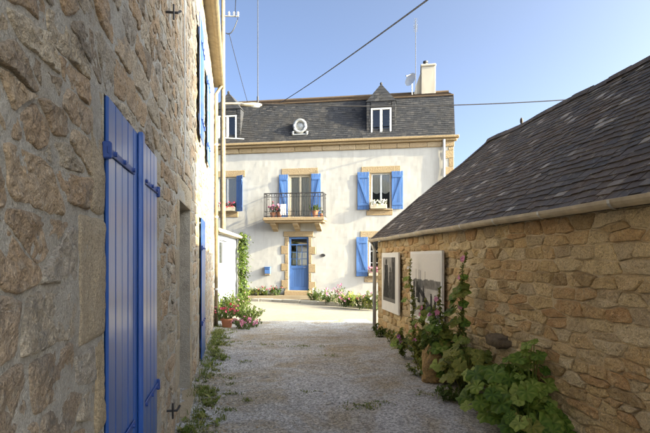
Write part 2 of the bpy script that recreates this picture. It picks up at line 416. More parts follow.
def panel(mb, F, s0, s1, z0, z1, holes, step, amp, rev, freq=3.0, back=0.0):
    """A wall face with real openings: an uneven grid plus the reveals of each opening."""
    S = breaks(s0, s1, [x for h in holes for x in h[:2]], step); Z = breaks(z0, z1, [x for h in holes for x in h[2:4]], step)
    ids = {}
    def vid(i, j):
        if (i, j) not in ids:
            p = F(S[i], 0, Z[j]); d = back + amp * (nz(p.x, p.y, p.z, freq) + 0.5 * nz(p.x, p.y, p.z, freq * 3.3))
            ids[i, j] = mb.add(F(S[i], d, Z[j]))
        return ids[i, j]
    for i in range(len(S) - 1):
        for j in range(len(Z) - 1):
            cs, cz = (S[i] + S[i + 1]) / 2, (Z[j] + Z[j + 1]) / 2
            if any(h[0] < cs < h[1] and h[2] < cz < h[3] for h in holes): continue
            mb.f.append([vid(i, j), vid(i + 1, j), vid(i + 1, j + 1), vid(i, j + 1)])
    for a, b, c, d in (h[:4] for h in holes):
        o = amp * 0.5
        mb.poly([F(a, o, c), F(a, -rev, c), F(a, -rev, d), F(a, o, d)]); mb.poly([F(b, -rev, c), F(b, o, c), F(b, o, d), F(b, -rev, d)])
        mb.poly([F(a, o, d), F(a, -rev, d), F(b, -rev, d), F(b, o, d)]); mb.poly([F(a, -rev, c), F(a, o, c), F(b, o, c), F(b, -rev, c)])
def on_screen(F, poly):
    q = [pixel(F(s, 0.02, z)) for s, z in poly]
    if any(p is None for p in q): return 0
    q = clip(clip(clip(clip(q, 1, 0, 650), -1, 0, 0), 0, 1, 433), 0, -1, 0)
    return area(q) if len(q) > 2 else 0
def lay_stones(F, wall, cells, mat, gap, depth, rg, fine=lambda p: False, most=300, rough=0.006, name='stone', ragged=1.0):
    order = sorted(cells, key=lambda p: -on_screen(F, p)); rest = MB()
    for k, p in enumerate(order):
        a = area(p)
        if a < 0.0012: continue
        mb = MB() if k < most else rest; mb.tone = rg.random()
        f = fine(p) if k < most else False
        stone(mb, F, p, gap, depth, rg, 64 if f else (24 if k < most else 14), 14 if f else (6 if k < most else 4), rough, ragged)
        if k < most: obj(name, mb, mat, wall, smooth=False)
    if rest.v: obj('small_' + name + 's', rest, mat, wall, smooth=True, kind='stuff')

# ------------------------------------------------------------------ the near stone house along the alley
M['blue'] = paint_mat('dark_blue_paint', (0.010, 0.082, 0.33), 0.32, 0.3, (0.16, 0.22, 0.34), spec=0.6, coat=0.6)
M['blue_light'] = paint_mat('mid_blue_paint', (0.055, 0.15, 0.36), 0.5, 0.10)
M['iron'] = paint_mat('blue_iron', (0.02, 0.06, 0.24), 0.45, 0.05)
M['black_iron'] = plain_mat('black_iron', (0.03, 0.028, 0.028), 0.5, spec=0.5)
M['old_wood'] = plain_mat('old_wood', (0.20, 0.15, 0.10), 0.8, 0.4, 9, 0.4)
M['cream'] = plain_mat('cream_paint', (0.25, 0.20, 0.12), 0.6, 0.2, 8, 0.2)
M['white_paint'] = plain_mat('white_paint', (0.56, 0.56, 0.545), 0.5, 0.08, 8, 0.1)
M['zinc'] = plain_mat('zinc', (0.42, 0.42, 0.40), 0.45, 0.2, 6, 0.1, 0.5, 0.5)
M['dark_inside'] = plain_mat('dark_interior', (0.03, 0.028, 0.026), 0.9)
M['glass'] = glass_mat('window_glass')
M['curtain'] = plain_mat('curtain', (0.82, 0.78, 0.68), 0.9, 0.12, 30, 0.4, dist=0.02)
M['slate'] = None
def slate_mat(name, cols, lichen, moss):
    m = Mat(name)
    c = m.ramp(m.tone(), [(i / (len(cols) - 1), c) for i, c in enumerate(cols)])
    n = m.noise(1.6, 5, 0.65); f = m.noise(40, 4, 0.6)
    c = m.mix(m.ramp(n, [(0.48, 0.0), (0.75, 0.7)]), c, moss)
    c = m.mix(m.math('MULTIPLY', m.ramp(m.noise(16, 5, 0.75), [(0.57, 0.0), (0.65, 1.0)]), 0.6), c, lichen)
    c = m.mix(0.7, c, m.ramp(f, [(0.25, 0.6), (0.75, 1.4)]), 'MULTIPLY')
    return m.done(c, m.ramp(f, [(0.3, 0.6), (0.7, 0.9)]), m.bump(f, 0.5, 0.005), 0.25)
M['barn_slate'] = slate_mat('barn_slate', [(0.06, 0.054, 0.050), (0.09, 0.079, 0.070), (0.12, 0.098, 0.080), (0.08, 0.072, 0.068), (0.145, 0.124, 0.104), (0.36, 0.33, 0.29)], (0.34, 0.29, 0.21), (0.12, 0.075, 0.042))
M['slate'] = slate_mat('house_slate', [(0.022, 0.023, 0.026), (0.040, 0.040, 0.043), (0.030, 0.031, 0.035), (0.066, 0.062, 0.060)], (0.12, 0.11, 0.09), (0.05, 0.043, 0.036))

sY = lambda y: y * LK
H1 = thing('stone_house', LEFT(sY(6), 0, 0), 'long rubble stone house with blue shutters along the alley, close to the viewer', 'house')
OP = {'shutter_door': (sY(2.11), sY(3.43), 0.12, 2.29), 'doorway': (sY(4.95), sY(6.05), 0.02, 2.17), 'blue_door': (sY(7.55), sY(8.45), 0.0, 2.22), 'window': (sY(7.85), sY(8.85), 3.35, 4.98)}
# dressed granite blocks beside the openings: (s0, s1, z0, z1)
blocks = []
def jamb(side_s, sign, z0, z1, wd, hs, rg, lead=0.0):
    z = z0; k = 0
    while z < z1 - 0.05:
        h = min(rg.uniform(*hs), z1 - z); h = z1 - z if z1 - z - h < 0.12 else h
        ww = (wd[k % 2] + rg.uniform(-0.03, 0.03)); k += 1
        blocks.append((side_s, side_s + ww, z, z + h) if sign > 0 else (side_s - ww, side_s, z, z + h)); z += h
rg = random.Random(3)
a, b, c, d = OP['shutter_door']; jamb(a + 0.006, -1, -0.1, 1.27, (0.15, 0.23), (0.45, 0.6), rg); jamb(a + 0.006, -1, 1.27, d, (0.31, 0.2), (0.5, 0.56), rg); jamb(b, 1, -0.1, d, (0.3, 0.2), (0.4, 0.6), rg)
a, b, c, d = OP['doorway']; jamb(a, -1, -0.1, d, (0.2, 0.32), (0.35, 0.5), rg); jamb(b, 1, -0.1, d, (0.3, 0.2), (0.35, 0.5), rg); blocks.append((a - 0.2, b + 0.2, d, d + 0.24))
a, b, c, d = OP['blue_door']; jamb(a, -1, -0.1, d, (0.2, 0.3), (0.35, 0.5), rg); jamb(b, 1, -0.1, d, (0.3, 0.2), (0.35, 0.5), rg); blocks.append((a - 0.2, b + 0.2, d, d + 0.24))
a, b, c, d = OP['window']; blocks.append((a - 0.15, b + 0.15, d, d + 0.25)); blocks.append((a - 0.12, b + 0.12, c - 0.18, c))
holes = list(OP.values())
S0, S1, ZT = sY(-4), sY(12.7), 5.94
mb = MB(); panel(mb, LEFT, S0, S1, -0.4, ZT, holes, 0.045, 0.008, 0.28, 5.5, -0.002)
for (u0, u1) in ((S0, S0), (S1, S1)):          # end walls and back, closing the body
    mb.poly([LEFT(u0, 0, -0.4), LEFT(u0, -6.5, -0.4), LEFT(u0, -6.5, ZT), LEFT(u0, -3.25, ZT + 3.1), LEFT(u0, 0, ZT)])
mb.poly([LEFT(S0, -6.5, -0.4), LEFT(S1, -6.5, -0.4), LEFT(S1, -6.5, ZT), LEFT(S0, -6.5, ZT)])
wall1 = obj('wall', mb, M['mortar'], H1, smooth=True)
cells = stone_cells(S0, S1, -0.3, ZT, (0.10, 0.26), 1.6, 2.9, holes + blocks, random.Random(11))
lay_stones(LEFT, wall1, cells, M['stone'], 0.012, 0.006, random.Random(12), fine=lambda p: p[0][0] < sY(4.2), rough=0.0075)
for a, b, c, d in blocks:
    mb = MB(); mb.tone = rnd(0, 1); nn_ = 10
    q = [(a + (b - a) * k / nn_, c) for k in range(nn_)] + [(b, c + (d - c) * k / nn_) for k in range(nn_)] + [(b - (b - a) * k / nn_, d) for k in range(nn_)] + [(a, d - (d - c) * k / nn_) for k in range(nn_)]
    stone(mb, LEFT, q, 0.006, 0.008, rg, 64, 10, 0.005, 0.25)
    obj('jamb_stone' if d - c > 0.28 or b - a < 0.6 else 'lintel', mb, M['granite'], wall1, smooth=True)
mb = MB()
mb.box(LEFT, S0, S1 + 0.12, -0.02, 0.15, ZT - 0.012, ZT + 0.03)
obj('soffit', mb, M['cream'], H1)
mb = MB(); cs = []
for k in range(9):                              # half-round gutter
    an = pi + pi * k / 8; cs.append((0.185 + 0.075 * cos(an), ZT + 0.03 + 0.075 * sin(an)))
for (p, q) in zip(cs, cs[1:]): mb.poly([LEFT(S0, p[0], p[1]), LEFT(S1 + 0.15, p[0], p[1]), LEFT(S1 + 0.15, q[0], q[1]), LEFT(S0, q[0], q[1])])
mb.poly([LEFT(S1 + 0.15, p[0], p[1]) for p in cs])
obj('gutter', mb, M['cream'], H1, smooth=True)
mb = MB(); mb.box(LEFT, S0, S1 + 0.15, -3.3, -3.2, ZT + 3.0, ZT + 3.12)
mb.hexa([LEFT(S0, 0.16, ZT + 0.04), LEFT(S1 + 0.15, 0.16, ZT + 0.04), LEFT(S1 + 0.15, -3.25, ZT + 3.06), LEFT(S0, -3.25, ZT + 3.06), LEFT(S0, 0.16, ZT + 0.1), LEFT(S1 + 0.15, 0.16, ZT + 0.1), LEFT(S1 + 0.15, -3.25, ZT + 3.16), LEFT(S0, -3.25, ZT + 3.16)])
mb.hexa([LEFT(S0, -3.25, ZT + 3.06), LEFT(S1 + 0.15, -3.25, ZT + 3.06), LEFT(S1 + 0.15, -6.7, ZT), LEFT(S0, -6.7, ZT), LEFT(S0, -3.25, ZT + 3.16), LEFT(S1 + 0.15, -3.25, ZT + 3.16), LEFT(S1 + 0.15, -6.7, ZT + 0.1), LEFT(S0, -6.7, ZT + 0.1)])
obj('roof', mb, M['slate'], H1)
mb = MB(); q = [LEFT(S1 - 0.1, 0.18, ZT - 0.02), LEFT(S1 - 0.1, 0.06, ZT - 0.25), LEFT(S1 - 0.1, 0.06, -0.15)]; mb.tube(q, 0.045, 10)
dp = obj('downpipe', mb, M['cream'], H1, smooth=True)
for z in (0.8, 2.6, 4.4):
    mb = MB(); mb.tube([LEFT(S1 - 0.1, 0.06, z), LEFT(S1 - 0.1, 0.06, z + 0.05)], 0.055, 10); obj('pipe_bracket', mb, M['zinc'], dp)

def leaf_planks(F, parent, name, s0, s1, z0, z1, d0, npl, mat, hinge_side, straps, metal, zbrace=False, strap_len=0.75, thick=0.032, along=None):
    """A boarded shutter or door leaf: rails behind, planks, strap hinges (or Z braces)."""
    mb = MB(); wd = (s1 - s0)
    for z in (z0 + 0.2, z1 - 0.3): mb.box(F, s0 + 0.03, s1 - 0.03, d0, d0 + 0.014, z, z + 0.1)
    mb.box(F, s0 + wd * 0.5 - 0.02, s0 + wd * 0.5 + 0.02, d0, d0 + 0.013, z0 + 0.15, z1 - 0.2)
    leaf = obj(name, mb, mat, parent)
    for k in range(npl):
        p = MB(); p.tone = rnd(0.2, 0.8); a_ = s0 + wd * k / npl; b_ = s0 + wd * (k + 1) / npl
        p.box(F, a_ + 0.0015, b_ - 0.0015, d0 + 0.015, d0 + thick + rnd(-0.001, 0.001), z0, z1, 0.007)
        obj('plank', p, mat, leaf)
    for z in straps:
        p = MB(); e = s0 if hinge_side < 0 else s1; t = e + (-hinge_side) * wd * strap_len
        a_, b_ = min(e - hinge_side * -0.03, t), max(e - hinge_side * -0.03, t)
        p.box(F, a_, b_, d0 + thick + 0.002, d0 + thick + 0.009, z - 0.016, z + 0.016, 0.003)
        h = obj('hinge_strap', p, metal, leaf)
        for f in (0.15, 0.5, 0.9):
            p = MB(); sx = e + (t - e) * f; p.tube([F(sx, d0 + thick + 0.008, z), F(sx, d0 + thick + 0.02, z)], 0.011, 8); obj('bolt', p, metal, leaf)
        p = MB(); p.box(F, e + hinge_side * 0.01 - 0.014, e + hinge_side * 0.01 + 0.014, d0 + thick - 0.02, d0 + thick + 0.018, z - 0.036, z + 0.036, 0.006); obj('hinge_knuckle', p, metal, leaf)
    if zbrace:
        for z in (z0 + 0.22, z1 - 0.22):
            p = MB(); p.box(F, s0 + 0.02, s1 - 0.02, d0 + thick + 0.001, d0 + thick + 0.02, z - 0.045, z + 0.045, 0.004); obj('rail', p, mat, leaf)
        p = MB(); sx, ex = (s0 + 0.06, s1 - 0.06) if zbrace > 0 else (s1 - 0.06, s0 + 0.06); za, zb = z0 + 0.27, z1 - 0.27
        q = 0.045
        p.hexa([F(sx - q, d0 + thick + 0.019, za), F(sx + q, d0 + thick + 0.019, za), F(sx + q, d0 + thick + 0.001, za), F(sx - q, d0 + thick + 0.001, za), F(ex - q, d0 + thick + 0.019, zb), F(ex + q, d0 + thick + 0.019, zb), F(ex + q, d0 + thick + 0.001, zb), F(ex - q, d0 + thick + 0.001, zb)])
        obj('brace', p, mat, leaf)
    return leaf
a, b, c, d = OP['shutter_door']; mid = (a + b) / 2
l1 = leaf_planks(LEFT, H1, 'door_shutter', a + 0.004, mid - 0.004, c + 0.01, d - 0.006, -0.012, 5, M['blue'], -1, (0.74, 2.05), M['iron'], strap_len=0.8)
l2 = leaf_planks(LEFT, H1, 'door_shutter', mid + 0.004, b - 0.004, c + 0.01, d - 0.006, -0.012, 5, M['blue'], 1, (0.74, 2.05), M['iron'], strap_len=0.8)
p = MB(); p.box(LEFT, mid - 0.03, mid + 0.03, 0.0215, 0.05, c + 0.012, d - 0.002, 0.006); obj('meeting_stile', p, M['blue'], l1)
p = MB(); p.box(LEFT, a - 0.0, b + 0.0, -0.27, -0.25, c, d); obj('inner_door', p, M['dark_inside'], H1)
for x0_, x1_ in ((a + 0.001, a + 0.06), (b - 0.06, b - 0.001)):
    p = MB(); p.tone = 0.1; p.box(LEFT, x0_, x1_, -0.2, -0.014, c, d + 0.004, 0.003); obj('door_frame', p, M['blue'], H1)
# recessed plank door further along
a, b, c, d = OP['doorway']
p = MB(); p.box(LEFT, a, b, -0.275, -0.265, c, d); dr = obj('plank_door', p, M['old_wood'], H1)
for k in range(7):
    p = MB(); p.tone = rnd(0, 1); w_ = (b - a) / 7; p.box(LEFT, a + w_ * k + 0.003, a + w_ * (k + 1) - 0.003, -0.262, -0.235, c + 0.02, d - 0.01, 0.006); obj('plank', p, M['old_wood'], dr)
p = MB(); p.box(LEFT, a - 0.02, b + 0.02, -0.2, 0.1, -0.12, c + 0.02, 0.02, 0.004); obj('threshold', p, M['granite'], H1)
a, b, c, d = OP['blue_door']
leaf_planks(LEFT, H1, 'blue_door', a + 0.01, b - 0.01, c + 0.06, d - 0.01, 0.01, 6, M['blue'], -1, (0.62, 1.75), M['iron'])
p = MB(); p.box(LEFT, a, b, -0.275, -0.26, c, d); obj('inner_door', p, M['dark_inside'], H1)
a, b, c, d = OP['window']
def window_unit(F, parent, a, b, c, d, dep, panes=(2, 3), curtain=True, frame_mat='white_paint', fr=0.055):
    mb = MB(); D0, D1 = -dep, -dep + 0.05
    fm = M[frame_mat]
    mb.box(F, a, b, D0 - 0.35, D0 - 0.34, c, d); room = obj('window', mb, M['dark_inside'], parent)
    for (x0, x1, z0, z1) in ((a, a + fr, c, d), (b - fr, b, c, d), (a + fr, b - fr, d - fr, d), (a + fr, b - fr, c, c + fr)):
        p = MB(); p.box(F, x0, x1, D0, D1, z0, z1, 0.006); obj('frame', p, fm, room)
    nx_, nz_ = panes; wi = (b - a - 2 * fr) / nx_; hi = (d - c - 2 * fr) / nz_
    for i in range(1, nx_):
        t = 0.04 if (nx_ == 2) else 0.016
        p = MB(); p.box(F, a + fr + wi * i - t, a + fr + wi * i + t, D0 + 0.002, D1 + 0.006, c + fr, d - fr, 0.005); obj('mullion', p, fm, room)
    for j in range(1, nz_):
        p = MB(); p.box(F, a + fr, b - fr, D0 + 0.006, D1 - 0.008, c + fr + hi * j - 0.014, c + fr + hi * j + 0.014, 0.004); obj('glazing_bar', p, fm, room)
    for i in range(nx_):
        p = MB(); p.poly([F(a + fr + wi * i, D0 + 0.02, c + fr), F(a + fr + wi * (i + 1), D0 + 0.02, c + fr), F(a + fr + wi * (i + 1), D0 + 0.02, d - fr), F(a + fr + wi * i, D0 + 0.02, d - fr)]); obj('pane', p, M['glass'], room)
    if curtain:
        for i in range(2):
            p = MB(); s0 = a + fr + (b - a - 2 * fr) / 2 * i; wd = (b - a - 2 * fr) / 2; n = 24; pr = None
            for k in range(n + 1):
                t = k / n; s = s0 + wd * t; dd = D0 - 0.012 + 0.012 * sin(t * 40)
                drop = curtain if isinstance(curtain, float) else 0.98
                zb = d - (d - c) * (drop + 0.06 * abs(sin(t * pi)) * (1 if drop < 0.9 else 0))
                q = (p.add(F(s, dd, d - 0.02)), p.add(F(s, dd, zb)))
                if pr: p.f.append([pr[1], q[1], q[0], pr[0]])
                pr = q
            obj('curtain', p, M['curtain'], room, smooth=True)
    return room
window_unit(LEFT, H1, a, b, c, d, 0.2)
leaf_planks(LEFT, H1, 'shutter', a - 0.86, a - 0.04, c - 0.03, d + 0.05, 0.03, 5, M['blue'], 1, (3.6, 4.7), M['iron'])
leaf_planks(LEFT, H1, 'shutter', b + 0.04, b + 0.86, c - 0.03, d + 0.05, 0.03, 5, M['blue_light'], -1, (3.6, 4.7), M['iron'])
# thin cable and iron hooks on the wall
p = MB(); s = LEFT.s_at(179); p.tube([LEFT(s + 0.02 * sin(k), 0.055, 2.55 + 0.3 * k) for k in range(12)], 0.006, 6); obj('wall_cable', p, M['white_paint'], H1)
for px, py in ((166, 12), (165, 411)):
    s = LEFT.s_at(px); z = LEFT.z_at(px, py)
    p = MB(); p.tube([LEFT(s, 0, z), LEFT(s, 0.09, z), LEFT(s + 0.03, 0.11, z + 0.03)], 0.01, 6)
    p.tube([LEFT(s - 0.01, 0.06, z - 0.06), LEFT(s - 0.01, 0.06, z + 0.06)], 0.008, 6); obj('iron_hook', p, M['black_iron'], H1)

# ------------------------------------------------------------------ the barn
EAVE, RUN, RISE = 1.98, 1.85, 1.93            # hipped at the far end
BL = 8.75                                        # length of the barn wall
B = thing('stone_barn', BARN(4, -2.5, 0), 'low golden stone barn with big weathered slate roof', 'barn')
mb = MB(); panel(mb, BARN, 0, BL, -0.4, EAVE, [], 0.05, 0.007, 0.2, 5, -0.006)
mb.poly([BARN(0, 0, -0.4), BARN(0, -2 * RUN, -0.4), BARN(0, -2 * RUN, EAVE), BARN(0, 0, EAVE)])
mb.poly([BARN(BL, 0, -0.4), BARN(BL, -2 * RUN, -0.4), BARN(BL, -2 * RUN, EAVE), BARN(BL, -RUN, EAVE + RISE - 0.1), BARN(BL, 0, EAVE)])
mb.poly([BARN(0, -2 * RUN, -0.4), BARN(BL, -2 * RUN, -0.4), BARN(BL, -2 * RUN, EAVE), BARN(0, -2 * RUN, EAVE)])
wallb = obj('wall', mb, M['barn_mortar'], B, smooth=True)
cells = stone_cells(0, BL, -0.3, EAVE, (0.065, 0.17), 2.1, 3.3, [], random.Random(21), 0.15)
lay_stones(BARN, wallb, cells, M['barn_stone'], 0.008, 0.017, random.Random(22), fine=lambda p: p[0][0] > 5.4, rough=0.010, ragged=0.9)
# dark stone ledge jutting out of the wall
mb = MB(); s = 11.7 * BK - 5.75 * BK; mb.blob(BARN(s, 0.03, 0.66), (0.12, 0.20, 0.065), 4, 30, 20, 0.4, 0.6)
mb.v = [(v[0] + 0.03 * nz(*v, 8), v[1] + 0.03 * nz(v[2], v[0], v[1], 8), v[2] + 0.02 * nz(v[1], v[2], v[0], 14)) for v in mb.v]
M['dark_rock'] = stone_mat('dark_rock', [(0.15, 0.115, 0.075), (0.18, 0.14, 0.095)], patch=0.3, lichen=(0.26, 0.22, 0.15))
obj('stone_ledge', mb, M['dark_rock'], B, smooth=True)
def roof_point(s, t, lift=0.0):                  # t: 0 at the eave, 1 at the ridge
    d = 0.10 - t * (RUN + 0.10); z = EAVE + 0.06 + t * RISE
    sag = 0.035 * nz(s, t * 3.7, 5, 0.7) + 0.012 * nz(s, t * 3.7, 9, 2.3) - 0.05 * sin(pi * min(1, max(0, s / BL))) * t
    L = sqrt(RISE ** 2 + (RUN + 0.1) ** 2); nd, nzz = RISE / L, (RUN + 0.1) / L
    return BARN(s, d + nd * (lift + sag), z + nzz * (lift + sag))
hip_s = lambda t: -0.12 + (RUN + 0.12) * max(0.0, t)
mb = MB(); ids = {}
for i in range(41):
    for j in range(17): ids[i, j] = mb.add(roof_point(hip_s(j / 16) + (BL - hip_s(j / 16)) * i / 40, j / 16, -0.012))
for i in range(40):
    for j in range(16): mb.f.append([ids[i, j], ids[i + 1, j], ids[i + 1, j + 1], ids[i, j + 1]])
mb.poly([BARN(RUN, -RUN, EAVE + RISE + 0.05), BARN(BL, -RUN, EAVE + RISE + 0.05), BARN(BL, -2 * RUN - 0.1, EAVE), BARN(-0.12, -2 * RUN - 0.1, EAVE)])
mb.poly([roof_point(-0.12, 0, -0.012), BARN(-0.12, -2 * RUN - 0.1, EAVE), roof_point(RUN, 1, -0.012)])
roofb = obj('roof', mb, M['barn_slate'], B, smooth=False)
SL = sqrt(RISE ** 2 + (RUN + 0.1) ** 2); rows = 30; slates = []; rg = random.Random(31)
for j in range(rows):
    lo_ = hip_s((j + 0.3) / rows); s = lo_ - rg.uniform(0, 0.12)
    while s < BL:
        wd = rg.uniform(0.11, 0.20); s2 = min(s + wd, BL); t0 = j / rows; s1_ = max(s, lo_)
        if s2 - s1_ > 0.04:
            tone = rg.random() ** 0.9 * 0.80; mode = rg.random(); dl = 0; sk = 0.0; lift = 0.0
            if mode < 0.06: tone = rg.uniform(0.86, 1.0)
            elif mode < 0.075: tone = rg.uniform(0.5, 0.9); sk = rg.uniform(-0.04, 0.04); dl = rg.uniform(-0.25, 0.0); lift = 0.006
            slates.append((s1_ + 0.003, s2 - 0.003, t0 - 0.004 + dl / rows + rg.uniform(-0.22, 0.22) / rows, tone, sk, lift + rg.uniform(0, 0.007)))
        s += wd
def slate_box(mb, e):
    s0, s1, t0, tone, sk, lift = e; mb.tone = tone; t1 = min(1.0, t0 + 1.75 / rows); P = []
    for up in (0.0, 0.007):
        P += [roof_point(s0, t0, 0.012 + lift + up), roof_point(s1, t0 + sk * 0.2, 0.012 + lift + up), roof_point(s1 + sk, t1, -0.002 + up), roof_point(s0 + sk, t1, -0.002 + up)]
    mb.hexa(P); return P
def slate_px(e):
    q = [pixel(roof_point(e[0], e[2])), pixel(roof_point(e[1], e[2])), pixel(roof_point(e[1], e[2] + 1 / rows)), pixel(roof_point(e[0], e[2] + 1 / rows))]
    if any(x is None for x in q): return 0
    q = clip(clip(clip(q, 1, 0, 650), 0, 1, 433), 0, -1, 0); return area(q) if len(q) > 2 else 0
slates.sort(key=lambda e: -slate_px(e)); rest = MB()
for k, e in enumerate(slates):
    mb = MB() if k < 300 else rest; slate_box(mb, e)
    if k < 300: obj('slate', mb, M['barn_slate'], roofb)
obj('small_slates', rest, M['barn_slate'], roofb, kind='stuff')
k = 0; s = 0.0
for k in range(9):                               # hip tiles
    mb = MB(); mb.tone = rnd(0, 0.7); qa = [roof_point(hip_s(t), t, 0.0) for t in (k / 9 - 0.01, (k + 1) / 9)]; up = rnd(0, 0.01)
    for (da, za), (db, zb) in (((0.09, -0.05), (0, 0.03)), ((0, 0.03), (-0.09, -0.05))):
        ax_ = Vector((-0.62, -0.78, 0)); mb.poly([qa[0] + ax_ * da + Vector((0, 0, za + up + 0.02)), qa[1] + ax_ * da + Vector((0, 0, za + up + 0.02)), qa[1] + ax_ * db + Vector((0, 0, zb + up + 0.02)), qa[0] + ax_ * db + Vector((0, 0, zb + up + 0.02))])
    obj('hip_tile', mb, M['barn_slate'], roofb)
s = RUN - 0.05
while s < BL - 0.05:
    e = min(BL, s + rnd(0.3, 0.4)); mb = MB(); mb.tone = rnd(0, 0.7); q0 = roof_point(s, 1, 0); q1 = roof_point(e, 1, 0); prev = None
    zt = [(0.10, -0.085), (0.055, -0.01), (0, 0.022), (-0.055, -0.01), (-0.10, -0.085)]; up = rnd(0, 0.014)
    for (da, za), (db, zb) in zip(zt, zt[1:]):
        f = lambda qq, dd, zz: qq + BARN.n * dd + Vector((0, 0, zz + 0.035 + up))
        mb.poly([f(q0, da, za), f(q1, da, za), f(q1, db, zb), f(q0, db, zb)])
    obj('ridge_tile', mb, M['barn_slate'], roofb); s = e - 0.004
q = roof_point(3.0, 1, 0); mb = MB(); mb.tone = 0; mb.blob(q + Vector((0, 0, 0.10)), (0.03, 0.03, 0.06), 2, 8, 6, 0.2); obj('ridge_finial', mb, M['barn_slate'], roofb)
# gutter and corner downpipe
mb = MB(); cs = [(0.155 + 0.062 * cos(pi + pi * k / 8), EAVE + 0.045 + 0.062 * sin(pi + pi * k / 8)) for k in range(9)]
M['gutter'] = plain_mat('gutter_paint', (0.42, 0.35, 0.24), 0.55, 0.22, 5, 0.15)
ring = cs + [(x * 0.97 + 0.155 * 0.03, z + 0.004) for x, z in cs[::-1]]
ns = 40
for i in range(ns):
    sa, sb = -0.1 + (BL + 0.1) * i / ns, -0.1 + (BL + 0.1) * (i + 1) / ns; sg = lambda s: 0.012 * nz(s, 0, 0, 0.9)
    for p_, q_ in zip(ring, ring[1:] + ring[:1]): mb.poly([BARN(sa, p_[0], p_[1] + sg(sa)), BARN(sb, p_[0], p_[1] + sg(sb)), BARN(sb, q_[0], q_[1] + sg(sb)), BARN(sa, q_[0], q_[1] + sg(sa))])
gut = obj('gutter', mb, M['gutter'], B, smooth=True)
s = 0.4
while s < BL:
    mb = MB()
    for (x0, z0), (x1, z1) in zip(cs, cs[1:]):
        f = lambda x, z: (0.155 + (x - 0.155) * 1.14, EAVE + 0.045 + (z - EAVE - 0.045) * 1.14)
        a_, b_ = f(x0, z0), f(x1, z1); mb.poly([BARN(s, *a_), BARN(s + 0.03, *a_), BARN(s + 0.03, *b_), BARN(s, *b_)])
    obj('gutter_joint', mb, M['zinc'], gut); s += rnd(0.85, 1.1)
mb = MB(); mb.tube([BARN(0.02, 0.155, EAVE - 0.02), BARN(0.02, 0.09, EAVE - 0.2), BARN(0.02, 0.09, -0.1)], 0.042, 10); obj('downpipe', mb, M['zinc'], B, smooth=True)

# photo panels hung on the barn wall
M['board'] = plain_mat('white_board', (0.68, 0.665, 0.62), 0.75, 0.05, 4, 0.05)
def print_mat():
    m = Mat('photo_print'); a_ = m.n.new('ShaderNodeAttribute'); a_.attribute_name = 'print'
    return m.done(m.mix(0.25, a_.outputs['Color'], m.ramp(m.noise(60, 3), [(0.3, 0.75), (0.7, 1.25)]), 'MULTIPLY'), 0.8, None, 0.1)
M['print'] = print_mat()
def figure(x, y, cx, base, h, wd):             # a standing figure: skirt, body, head
    t = (y - base) / h
    if t < 0 or t > 1: return 0
    if t > 0.86: return 1 if (x - cx) ** 2 + ((t - 0.93) * h) ** 2 < (0.075 * h) ** 2 else 0
    ww = wd * (1.0 - 0.75 * t) if t < 0.5 else wd * (0.62 - 0.3 * (t - 0.5))
    return 1 if abs(x - cx) < ww else 0
def print_a(x, y):
    v = 0.42 + 0.2 * nz(x, y, 1, 5) + 0.12 * nz(x, y, 2, 17)
    if y > 0.72: v = 0.5 + 0.12 * nz(x, y, 4, 8)
    if x > 0.72: v = 0.22 + 0.1 * nz(x, y, 6, 12)
    if figure(x, y, 0.28, 0.03, 0.93, 0.27): v = 0.10 + 0.07 * nz(x, y, 3, 14)
    if figure(x, y, 0.62, 0.02, 0.76, 0.18): v = 0.16 + 0.1 * nz(x, y, 8, 14)
    if figure(x, y, 0.86, 0.0, 0.9, 0.1): v = 0.12
    if y < 0.08: v = 0.3
    return v
def print_b(x, y):
    v = 0.92 + 0.05 * nz(x, y, 1, 3)
    hz_ = 0.60 + 0.05 * nz(x, 0, 3, 6)
    if 0.46 < y < hz_ and x > 0.12: v = 0.34 + 0.14 * nz(x, y, 5, 16)
    if y <= 0.46: v = 0.66 + 0.16 * nz(x, y, 7, 9)
    for mx in (0.2, 0.31, 0.37, 0.52):
        if abs(x - mx) < 0.006 and y < 0.78 - mx * 0.1 and y > 0.4: v = 0.2
    if abs((y - 0.42) + (x - 0.35) * 0.75) < 0.05 and x > 0.33: v = 0.16 + 0.1 * nz(x, y, 2, 20)
    for fx, fy, fh in ((0.12, 0.28, 0.3), (0.24, 0.3, 0.26), (0.3, 0.22, 0.28), (0.47, 0.24, 0.26), (0.72, 0.1, 0.3), (0.84, 0.08, 0.3)):
        if figure(x, y, fx, fy, fh, 0.05): v = 0.10 + 0.1 * nz(x, y, 3, 18)
    if y < 0.2 and nz(x, y, 9, 8) > 0.15: v = 0.2
    return v
def photo_panel(px0, px1, z0, z1, fn, margins, label):
    s0, s1 = BARN.s_at(px0), BARN.s_at(px1); F = BARN
    e = thing('photo_panel', F((s0 + s1) / 2, 0.04, z0), label, 'photo panel', 'photograph panels on the barn wall')
    mb = MB(); mb.box(F, s0, s1, 0.055, 0.095, z0, z1, 0.004); bd = obj('board', mb, M['board'], e)
    for z in (z0 + 0.2, z1 - 0.25):
        mb = MB(); mb.box(F, s0 + 0.06, s1 - 0.06, 0.0, 0.054, z, z + 0.05); obj('batten', mb, M['old_wood'], e)
    ml, mr, mbt, mt = margins; W, H = s1 - s0, z1 - z0; mb = MB(); mb.c = []; n = 90; ids = {}
    for i in range(n + 1):
        for j in range(n + 1):
            x, y = i / n, j / n; ids[i, j] = mb.add(F(s0 + W * (ml + (1 - ml - mr) * x), 0.0975, z0 + H * (mbt + (1 - mbt - mt) * y)))
            v = 0.74 * min(0.9, max(0.03, fn(x, y))) ** 1.35; mb.c.append((v, v * 0.95, v * 0.86))
    for i in range(n):
        for j in range(n): mb.f.append([ids[i, j], ids[i + 1, j], ids[i + 1, j + 1], ids[i, j + 1]])
    obj('photograph', mb, M['print'], e)
